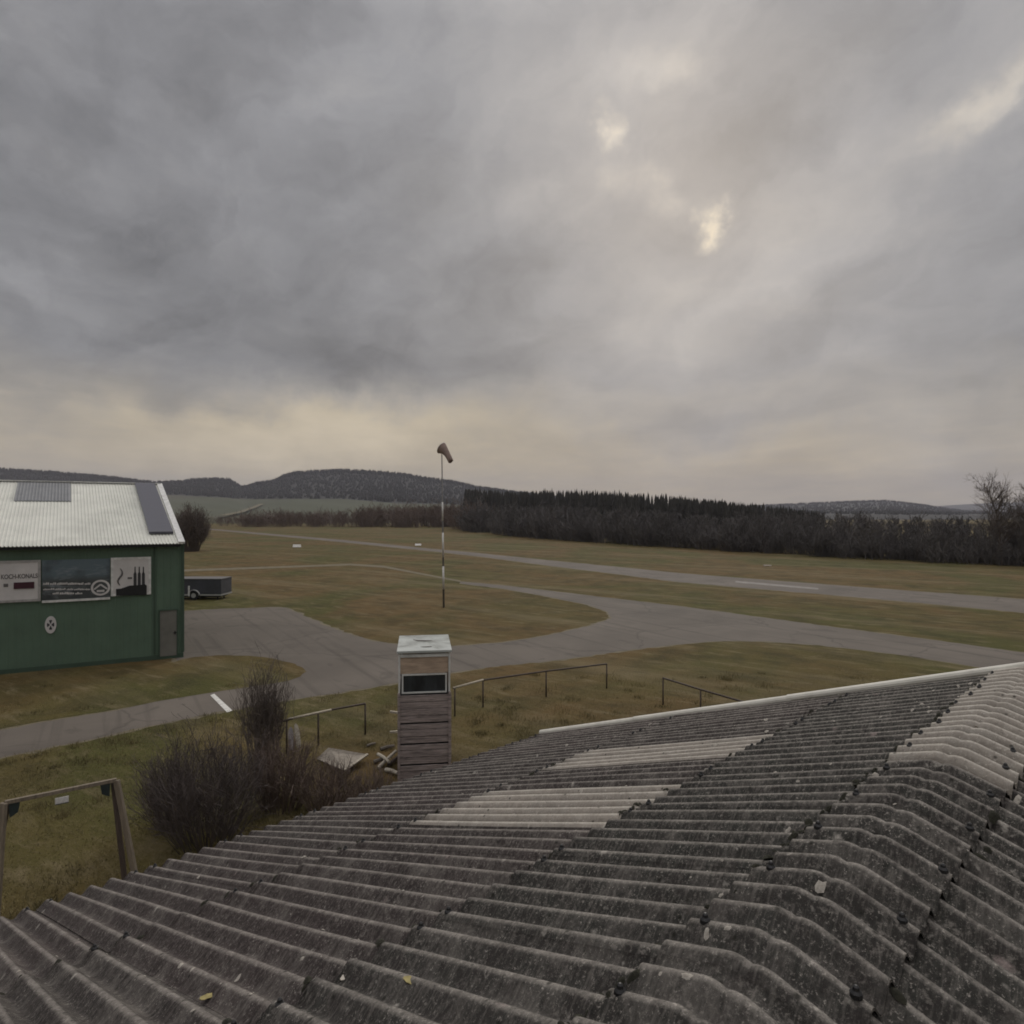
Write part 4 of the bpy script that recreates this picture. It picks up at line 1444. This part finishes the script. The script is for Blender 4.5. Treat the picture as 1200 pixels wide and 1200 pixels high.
# ================================================================== TREES, WOODS
def lerp_tab(tab, x):
    return float(np.interp(x, [a for a, b in tab], [b for a, b in tab]))

def single_tree(name, x, yb, yt, seed, m, label, kids=(4, 5, 26), twig=0.012, group='single trees round the airfield', spread=0.5):
    p = G(x, yb)
    h = at(x, yt, p.y).z
    t = thing(name, p, label, 'tree', group)
    out = tree_polys(h / 0.97, seed, kids, h * 0.012, spread, twig, 0.5, (0.9, 2.2), 0.85)
    for nm, lst in (('trunk', out[:1]), ('crown', out[1:])):
        V, Fc = tubes3(lst)
        mb = MB(); mb.add(V + np.array(p), Fc)
        mb.build(nm, m, t)
    return t
single_tree('bare_tree', 1174, 662.5, 566, 31, M['bark'], 'tallest bare tree rising above the wood at the right edge', (5, 8, 52), 0.009)
single_tree('bare_tree', 1197, 663.5, 570, 32, M['bark'], 'bare tree half cut by the right edge of the photo', (5, 8, 46), 0.009)
# rounded dense tree behind the hangar
p = G(224, 646)
t = thing('round_tree', p, 'rounded dense brown tree close behind the right end of the green hangar', 'tree', 'single trees round the airfield')
out = shrub_polys(7.6, 4.6, 260, 35, (6, 8), 0.04, 0.5, 0.018, 0.04, True)
V, Fc = tubes3(out)
mb = MB(); mb.add(V + np.array(p), Fc); mb.build('crown', M['bark'], t)
mb = MB(); mb.tube([p, p + ZV * 2.5], [0.3, 0.18], 8); mb.build('trunk', M['bark'], t)

FRONT = [(520, 300), (560, 225), (600, 185), (640, 164), (720, 135), (800, 118), (900, 102), (1000, 90), (1100, 82), (1200, 76.5), (1300, 70), (1420, 64)]
TOPB = [(520, 590), (560, 586), (640, 586), (740, 588), (800, 591), (850, 595), (900, 591), (960, 592), (1000, 594), (1050, 597), (1100, 598), (1150, 598), (1200, 597), (1420, 600)]
variants = [tubes3(tree_polys(1.0, 100 + i, (3, 4, 19), 0.010, 0.30, 0.0030, 0.5, (1.0, 2.8), 0.75)) for i in range(7)]
variants_s = [tubes3(shrub_polys(1.0, 0.9, 26, 200 + i, (3, 4), 0.006, 0.35, 0.004, 0.16)) for i in range(4)]
rg = np.random.default_rng(11)
mb = MB()
def put(mb, var, p, h, wide):
    V, Fc = var
    a = rg.uniform(0, 6.28)
    c, s = math.cos(a), math.sin(a)
    W = np.empty_like(V)
    W[:, 0] = (V[:, 0] * c - V[:, 1] * s) * h * wide + p[0]
    W[:, 1] = (V[:, 0] * s + V[:, 1] * c) * h * wide + p[1]
    W[:, 2] = V[:, 2] * h + p[2]
    mb.add(W, Fc)
for i in range(380):
    x = rg.uniform(540, 1400)
    u = rg.uniform(0, 1) ** 1.3
    d = lerp_tab(FRONT, x) * (1.0 + 0.30 * u)
    yt = lerp_tab(TOPB, x) + rg.normal(0, 2.2)
    h = at(x, yt, d).z * rg.uniform(0.86, 1.02)
    put(mb, variants[rg.integers(7)], ((x - CX) / F * d, d, -0.1), h, rg.uniform(0.9, 1.3))
for i in range(300):
    x = rg.uniform(540, 1400)
    d = lerp_tab(FRONT, x) * (1.0 + 0.10 * rg.uniform(0, 1))
    put(mb, variants_s[rg.integers(4)], ((x - CX) / F * d, d, -0.1), rg.uniform(2.2, 4.2) * d / 100, rg.uniform(1.2, 1.9))
tag(mb.build('bare_woodland', M['wood_far']), 'bare brown woodland along the far side of the airfield', None, None, 'stuff')

def conifer(seed, tiers=7, n=7):
    rg_ = np.random.default_rng(seed)
    V, Fc = [], []
    for t in range(tiers):
        z0 = 0.06 + 0.90 * t / tiers
        r0 = 0.17 * (1 - t / tiers) ** 0.85 + 0.012
        z1 = z0 + 1.7 / tiers * 0.9
        k = len(V)
        for j in range(n * 2):
            a = math.pi * j / n + t * 0.7
            rr_ = r0 * (1.0 if j % 2 == 0 else 0.55) * rg_.uniform(0.75, 1.2)
            V.append((rr_ * math.cos(a), rr_ * math.sin(a), z0 - 0.02 * (j % 2 == 0) + rg_.uniform(-0.01, 0.01)))
        V.append((rg_.normal(0, 0.006), rg_.normal(0, 0.006), min(z1, 1.0)))
        for j in range(n * 2):
            Fc.append((k + j, k + (j + 1) % (2 * n), k + 2 * n))
    return np.array(V), Fc
cvar = [conifer(300 + i) for i in range(5)]
cvar_low = [conifer(320 + i, 4, 4) for i in range(4)]
TOPC = [(540, 570), (575, 571.5), (600, 573), (640, 572), (700, 572.5), (750, 575), (800, 579.5), (830, 582), (870, 586), (900, 589.5), (930, 592.5), (970, 598)]
mb = MB()
for i in range(900):
    x = rg.uniform(545, 965)
    d = lerp_tab(FRONT, x) * rg.uniform(1.22, 1.75)
    yt = lerp_tab(TOPC, x) + 1.0 + abs(rg.normal(0, 2.2)) - 2.5 * (rg.uniform() < 0.06)
    h = at(x, yt, d).z
    put(mb, cvar[rg.integers(5)], ((x - CX) / F * d, d, -0.2), h, rg.uniform(0.55, 0.9))
tag(mb.build('conifer_woodland', M['needles']), 'dark spiky conifer woodland rising behind the bare trees', None, None, 'stuff')

# hedgerow beyond the field on the left
mb = MB()
HT = [(256, 606), (270, 600), (300, 600), (330, 597), (370, 597), (400, 597), (440, 592), (500, 590), (560, 588)]
for i in range(210):
    x = rg.uniform(258, 585) if i > 40 else rg.uniform(150, 590)
    d = (330 if x > 400 else 345) * rg.uniform(0.97, 1.12)
    if x > 540: d = rg.uniform(240, 300)
    yt = lerp_tab(HT, x) + rg.normal(1, 2.0)
    h = at(x, yt, d).z
    if x < 256: h *= 0.5
    if i % 3 == 0:
        put(mb, variants_s[rg.integers(4)], ((x - CX) / F * d, d, -0.2), h * 0.9, rg.uniform(1.3, 2.0))
    else:
        V, Fc = variants[rg.integers(7)]
        put(mb, (V, Fc), ((x - CX) / F * d, d, -0.2), h, rg.uniform(1.0, 1.5))
tag(mb.build('hedgerow_wood', M['bark_brown']), 'purplish brown hedgerow trees at the far end of the airfield', None, None, 'stuff')

# ================================================================== HILLS
def hill(name, tab, x0, x1, d0, d1, yb, m, cols=160, rws=28, rough=1.0, back=2.2, expo=1.15, lower=None):
    rgh = np.random.default_rng(int(d1))
    V, Fc, FA = [], [], []
    xs = np.linspace(x0, x1, cols)
    ph = rgh.uniform(0, 6.28, 6)
    for j in range(rws + 8):
        for x in xs:
            ysk = lerp_tab(tab, x)
            zc = H + (CY - ysk) / F * d1
            if j <= rws:
                t = j / rws
                d = d0 + (d1 - d0) * t
                ang_ = (CY - yb) / F + ((CY - ysk) - (CY - yb)) / F * t ** expo
                z = H + ang_ * d
                if j == 0: z = -3
            else:
                t = (j - rws) / 8
                d = d1 * (1 + (back - 1) * t)
                z = zc * (1 - t ** 1.3) - 3 * t
            z += rough * math.sin(math.pi * min(t, 1)) * (math.sin(x * 0.03 + ph[0]) + 0.6 * math.sin(x * 0.071 + j * 0.5 + ph[1])) if j <= rws else 0
            V.append(((x - CX) / F * d, d, z))
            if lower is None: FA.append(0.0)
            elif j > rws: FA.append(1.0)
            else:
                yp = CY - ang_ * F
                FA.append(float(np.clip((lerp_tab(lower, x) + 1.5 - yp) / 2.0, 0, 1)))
    n = cols
    for j in range(rws + 7):
        for i in range(n - 1):
            Fc.append((j * n + i, j * n + i + 1, (j + 1) * n + i + 1, (j + 1) * n + i))
    mb = MB(); mb.add(np.array(V), Fc)
    o = mb.build(name, m, smooth=True, attrs={'forest': FA})
    o['kind'] = 'structure'
    return o

def field_mat():
    m, nt, b = nt_new('hill_fields')
    pos = N(nt, 'ShaderNodeNewGeometry').outputs['Position']
    vo = N(nt, 'ShaderNodeTexVoronoi')
    vo.inputs['Scale'].default_value = 0.0042
    L(nt, mapping(nt, pos, (1, 1.0, 0)), vo.inputs['Vector'])
    sp_ = N(nt, 'ShaderNodeSeparateColor'); L(nt, vo.outputs['Color'], sp_.inputs[0])
    c = ramp(nt, sp_.outputs[0], [(0.2, (0.048, 0.056, 0.028)), (0.5, (0.060, 0.064, 0.034)), (0.8, (0.064, 0.060, 0.034))])
    c = mixc(nt, ramp(nt, noise(nt, pos, 0.02, 5), [(0.4, 0), (0.7, 0.4)]), c, (0.05, 0.05, 0.03))
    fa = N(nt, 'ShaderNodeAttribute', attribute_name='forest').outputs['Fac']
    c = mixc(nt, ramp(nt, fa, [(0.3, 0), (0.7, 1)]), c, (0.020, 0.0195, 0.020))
    L(nt, c, b.inputs['Base Color'])
    b.inputs['Roughness'].default_value = 1
    return m
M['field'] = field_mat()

LOW_L = [(-900, 575), (0, 575), (210, 580), (290, 584), (400, 585), (500, 590), (700, 600)]
SKY_L = [(-900, 560), (-500, 556), (-200, 552), (0, 547.5), (60, 551), (120, 556), (180, 563), (215, 562), (225, 560), (245, 559), (268, 559.5), (276, 564), (283, 568.5), (292, 567), (300, 564), (322, 560.5), (333, 555), (345, 551.5), (370, 550), (400, 548.5), (430, 550), (470, 553), (500, 558), (530, 562), (560, 568.5), (600, 574), (680, 584), (760, 600)]
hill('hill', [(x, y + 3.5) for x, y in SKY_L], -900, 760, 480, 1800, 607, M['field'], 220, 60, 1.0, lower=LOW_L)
SKY_R = [(700, 604), (780, 596), (860, 594), (900, 591.5), (940, 589.5), (1000, 587), (1040, 586), (1070, 589.5), (1100, 594), (1130, 598), (1200, 602), (1400, 603)]
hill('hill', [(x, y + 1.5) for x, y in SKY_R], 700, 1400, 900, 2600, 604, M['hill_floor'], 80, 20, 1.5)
SKY_F = [(800, 600), (950, 596), (1050, 595), (1090, 593.5), (1130, 591), (1170, 589), (1200, 588.5), (1260, 588), (1400, 592), (1700, 590), (2100, 594)]
hill('hill', SKY_F, 800, 2100, 2800, 5000, 604, M['hill_needles'], 90, 16, 2.0)

# farm track up the fields
tr_pts = [(262, 607), (282, 602), (297, 596.5), (307, 592)]
def hill_z(x, d):
    t = (d - 480) / (1800 - 480)
    ysk = lerp_tab(SKY_L, x) + 3.5
    return H + ((CY - 607) / F + (607 - ysk) / F * t ** 1.15) * d
def hill_hit(x, y):
    lo, hi = 500.0, 1800.0
    for _ in range(40):
        mid_ = (lo + hi) / 2
        yy = CY - (hill_z(x, mid_) - H) * F / mid_
        if yy > y: lo = mid_
        else: hi = mid_
    return lo
mb = MB(); V = []
for x, y in tr_pts:
    d = hill_hit(x, y)
    p = at(x, y, d)
    V += [p + Vector((-2.2, -4, 2.2)), p + Vector((2.2, 4, 2.2))]
mb.add(V, [(2 * i, 2 * i + 2, 2 * i + 3, 2 * i + 1) for i in range(len(tr_pts) - 1)])
mb.build('farm_track', M['dirt'])['kind'] = 'structure'

# forest covering the upper slopes: canopy of many conifers on each hill
def hill_forest(name, tab, x0, x1, d0, d1, yb, lower, n, hmin, hmax, label, m):
    mb = MB()
    for i in range(n):
        x = rg.uniform(x0, x1)
        ysk = lerp_tab(tab, x)
        low = lerp_tab(lower, x)
        if i % 3 == 0:
            t = rg.uniform(0.96, 1.02)
        else:
            tl = max(0.0, min(0.95, ((yb - low) / max(yb - ysk, 4)) ** (1 / 1.15)))
            t = rg.uniform(tl, 1.0)
        d = d0 + (d1 - d0) * t
        z = H + ((CY - yb) / F + (yb - ysk) / F * min(t, 1) ** 1.15) * d
        h = rg.uniform(hmin, hmax)
        if i % 3 == 0:
            h = rg.uniform(hmin, hmax) * 1.25
            put(mb, cvar_low[rg.integers(4)], ((x - CX) / F * d, d, z - h * 0.38), h, rg.uniform(1.0, 1.9))
        else:
            put(mb, cvar_low[rg.integers(4)], ((x - CX) / F * d, d, z - h * 0.42), h, rg.uniform(2.2, 3.6))
    return tag(mb.build(name, m, smooth=True), label, None, None, 'stuff')
hill_forest('hill_forest', [(x, y + 3.5) for x, y in SKY_L], -420, 700, 480, 1800, 607, LOW_L, 15000, 8, 13, 'dark forest covering the upper slope of the hill behind the hangar', M['hill_needles'])
hill_forest('hill_forest', [(x, y + 1.5) for x, y in SKY_R], 780, 1250, 900, 2600, 604, [(700, 603), (1400, 603)], 5000, 8, 13, 'blue dark forest on the far ridge above the bare wood', M['hill_needles'])

# ================================================================== AIR
if True:
    mb = MB(); mb.box((0, 4200, 249), (18400, 9900, 500))
    hz = mb.build('haze', bpy.data.materials.new('haze_air'))
    mh = hz.data.materials[0]; mh.use_nodes = True
    for n_ in list(mh.node_tree.nodes):
        if n_.type != 'OUTPUT_MATERIAL': mh.node_tree.nodes.remove(n_)
    pv = mh.node_tree.nodes.new('ShaderNodeVolumePrincipled')
    pv.inputs['Color'].default_value = (0.76, 0.77, 0.88, 1)
    pv.inputs['Density'].default_value = 0.00010
    mh.node_tree.links.new(pv.outputs[0], [n_ for n_ in mh.node_tree.nodes if n_.type == 'OUTPUT_MATERIAL'][0].inputs['Volume'])
    hz['kind'] = 'stuff'
    hz['label'] = 'thin bluish haze in the distance'

# ================================================================== SKY
SUN_AZ, SUN_EL = R(15), R(28)
w = bpy.data.worlds.new('World')
scene.world = w
w.use_nodes = True
nt = w.node_tree
bg = nt.nodes['Background']
sky = N(nt, 'ShaderNodeTexSky')
sky.sky_type = 'NISHITA'
sky.sun_disc = False
sky.sun_elevation = SUN_EL
sky.sun_rotation = SUN_AZ
sky.air_density = 1.5
sky.dust_density = 3.0
tcw = N(nt, 'ShaderNodeTexCoord').outputs['Generated']
nrm = N(nt, 'ShaderNodeVectorMath', operation='NORMALIZE'); L(nt, tcw, nrm.inputs[0])
D = nrm.outputs[0]
sep = N(nt, 'ShaderNodeSeparateXYZ'); L(nt, D, sep.inputs[0])
X_, Y_, Z_ = sep.outputs
wn_ = N(nt, 'ShaderNodeTexNoise'); wn_.inputs['Scale'].default_value = 4.5; wn_.inputs['Detail'].default_value = 6; wn_.inputs['Roughness'].default_value = 0.6
L(nt, D, wn_.inputs['Vector'])
wsep = N(nt, 'ShaderNodeSeparateColor'); L(nt, wn_.outputs['Color'], wsep.inputs[0])
az = math_n(nt, 'ADD', math_n(nt, 'ARCTAN2', X_, Y_), math_n(nt, 'MULTIPLY', math_n(nt, 'SUBTRACT', wsep.outputs[0], 0.5), 0.34))
el_raw = math_n(nt, 'ARCSINE', Z_)
el = math_n(nt, 'ADD', el_raw, math_n(nt, 'MULTIPLY', math_n(nt, 'SUBTRACT', wsep.outputs[1], 0.5), 0.20))

def blob(px, py, rx, ry, rot, amp, power=1.0):
    a0 = math.atan2(px - CX, F)
    e0 = math.atan2((CY - py), math.hypot(F, px - CX))
    ca = math.cos(a0)
    ra, re = rx / F * ca, ry / F * ca
    du = math_n(nt, 'SUBTRACT', az, a0)
    dv = math_n(nt, 'SUBTRACT', el, e0)
    c, s = math.cos(R(rot)), math.sin(R(rot))
    u = math_n(nt, 'ADD', math_n(nt, 'MULTIPLY', du, c / ra), math_n(nt, 'MULTIPLY', dv, s / ra))
    v = math_n(nt, 'SUBTRACT', math_n(nt, 'MULTIPLY', dv, c / re), math_n(nt, 'MULTIPLY', du, s / re))
    q = math_n(nt, 'ADD', math_n(nt, 'MULTIPLY', u, u), math_n(nt, 'MULTIPLY', v, v))
    return math_n(nt, 'MULTIPLY', math_n(nt, 'EXPONENT', math_n(nt, 'MULTIPLY', q, -1.0)), amp)

# cloud sheet seen in perspective
zc_ = math_n(nt, 'ADD', math_n(nt, 'MAXIMUM', Z_, 0.0), 0.10)
pc_ = N(nt, 'ShaderNodeCombineXYZ')
L(nt, math_n(nt, 'DIVIDE', X_, zc_), pc_.inputs[0]); L(nt, math_n(nt, 'DIVIDE', Y_, zc_), pc_.inputs[1])
cl1 = noise(nt, mapping(nt, pc_.outputs[0], (0.9, 0.55, 1), (0, 0, R(20))), 0.9, 7, 0.55, 0.5)
cl2 = noise(nt, mapping(nt, pc_.outputs[0], (1.0, 0.8, 1), (0, 0, R(-30))), 2.6, 7, 0.6, 0.6)
cl3 = noise(nt, D, 9.0, 5, 0.6, 0.3)

lum = math_n(nt, 'ADD', 0.265, math_n(nt, 'MULTIPLY', math_n(nt, 'SUBTRACT', cl1, 0.5), 0.22))
lum = math_n(nt, 'ADD', lum, math_n(nt, 'MULTIPLY', math_n(nt, 'SUBTRACT', cl2, 0.5), 0.14))
lum = math_n(nt, 'ADD', lum, math_n(nt, 'MULTIPLY', math_n(nt, 'SUBTRACT', cl3, 0.5), 0.05))
dgn = N(nt, 'ShaderNodeCombineXYZ'); L(nt, az, dgn.inputs[0]); L(nt, el, dgn.inputs[1])
cl4 = noise(nt, rotscale(nt, dgn.outputs[0], (0, 0, R(-30)), (2.2, 7.5, 1)), 1.0, 7, 0.55, 0.4)
cl5 = noise(nt, rotscale(nt, dgn.outputs[0], (0, 0, R(-18)), (6, 11, 1)), 1.0, 6, 0.6, 0.6)
hi_ = ramp(nt, el, [(0.05, 0.35), (0.25, 1.0)])
lum = math_n(nt, 'ADD', lum, math_n(nt, 'MULTIPLY', hi_, math_n(nt, 'MULTIPLY', math_n(nt, 'SUBTRACT', cl4, 0.5), 0.19)))
lum = math_n(nt, 'ADD', lum, math_n(nt, 'MULTIPLY', hi_, math_n(nt, 'MULTIPLY', math_n(nt, 'SUBTRACT', cl5, 0.5), 0.17)))
lum = math_n(nt, 'ADD', lum, ramp(nt, el_raw, [(0.03, 0.07), (0.16, 0.0)]))
for bl in ((60, 190, 290, 190, 0, -0.095), (330, 380, 300, 90, 0, -0.05), (470, 425, 320, 36, 0, -0.055), (1110, 350, 140, 80, 25, -0.035), (890, 115, 120, 60, 20, -0.07),
           (720, 170, 150, 130, 0, 0.08), (930, 270, 400, 80, 34, 0.10), (690, 60, 150, 60, 0, 0.07), (1000, 420, 200, 50, 20, 0.05), (8, 305, 30, 36, 0, 0.08), (850, 492, 130, 24, 0, -0.07), (235, 478, 70, 20, 0, -0.07),
           (400, 505, 150, 40, 0, 0.22), (150, 525, 220, 40, 0, 0.10), (980, 500, 260, 70, 0, 0.07), (500, 70, 130, 80, 0, 0.03), (1160, 470, 70, 60, 0, -0.05)):
    lum = math_n(nt, 'ADD', lum, blob(*bl))
warm_extra = 0.0
hot = None
for bl in ((822, 243, 17, 13, 0, 0.34), (713, 150, 15, 12, 0, 0.28), (750, 205, 30, 18, -30, 0.10), (1128, 112, 55, 16, 32, 0.12), (765, 60, 36, 14, 0, 0.08), (1180, 75, 50, 16, 32, 0.06)):
    b1_ = blob(*bl)
    hot = b1_ if hot is None else math_n(nt, 'ADD', hot, b1_)
hot = math_n(nt, 'MULTIPLY', hot, ramp(nt, cl2, [(0.35, 0.5), (0.6, 1.25)]))
lum = math_n(nt, 'ADD', lum, hot)
# overcast sky brightens to the zenith
zen = ramp(nt, Z_, [(0.60, 0.0), (0.95, 1.0)])
lum = math_n(nt, 'ADD', lum, math_n(nt, 'MULTIPLY', zen, 0.95))
lum = math_n(nt, 'MAXIMUM', lum, 0.12)
# tint: cool grey cloud, warm strip under the cloud base
hor = ramp(nt, el, [(0.06, 1.0), (0.22, 0.0)])
lite = ramp(nt, lum, [(0.28, 0.0), (0.42, 0.16)])
wk = math_n(nt, 'ADD', math_n(nt, 'ADD', lite, math_n(nt, 'MULTIPLY', hor, 0.80)), math_n(nt, 'MULTIPLY', hot, 1.6))
for bl in ((380, 510, 260, 45, 0, 0.45), (820, 220, 330, 160, 20, 0.04), (850, 492, 130, 24, 0, -0.35)):
    wk = math_n(nt, 'ADD', wk, blob(*bl))
wk = math_n(nt, 'ADD', wk, math_n(nt, 'MULTIPLY', math_n(nt, 'SUBTRACT', cl2, 0.5), 0.25), clamp=True)
tint = mixc(nt, wk, (0.992, 0.986, 1.028), (1.18, 1.005, 0.73))
cc = N(nt, 'ShaderNodeVectorMath', operation='SCALE')
L(nt, tint, cc.inputs[0]); L(nt, math_n(nt, 'MULTIPLY', lum, 9.2), cc.inputs['Scale'])
addv = mixc(nt, 0.03, cc.outputs[0], sky.outputs[0])
L(nt, addv, bg.inputs['Color'])
bg.inputs['Strength'].default_value = 0.11

sun_d = bpy.data.lights.new('sun', 'SUN')
sun_d.energy = 1.0
sun_d.angle = R(14)
sun_d.color = (1.0, 0.95, 0.86)
sun = bpy.data.objects.new('sun', sun_d)
col.objects.link(sun)
sd_ = Vector((math.sin(SUN_AZ) * math.cos(SUN_EL), math.cos(SUN_AZ) * math.cos(SUN_EL), math.sin(SUN_EL)))
sun.rotation_euler = (-sd_).to_track_quat('-Z', 'Y').to_euler()
sun.location = (0, 0, 60)

# ------------------------------------------------------------------ render settings
scene.view_settings.view_transform = 'Standard'
scene.view_settings.look = 'None'
scene.view_settings.exposure = 0.1
scene.view_settings.gamma = 1
scene.render.engine = 'CYCLES'
scene.cycles.use_denoising = True
scene.cycles.max_bounces = 6
scene.cycles.diffuse_bounces = 3
scene.cycles.volume_bounces = 1
scene.cycles.filter_width = 1.8
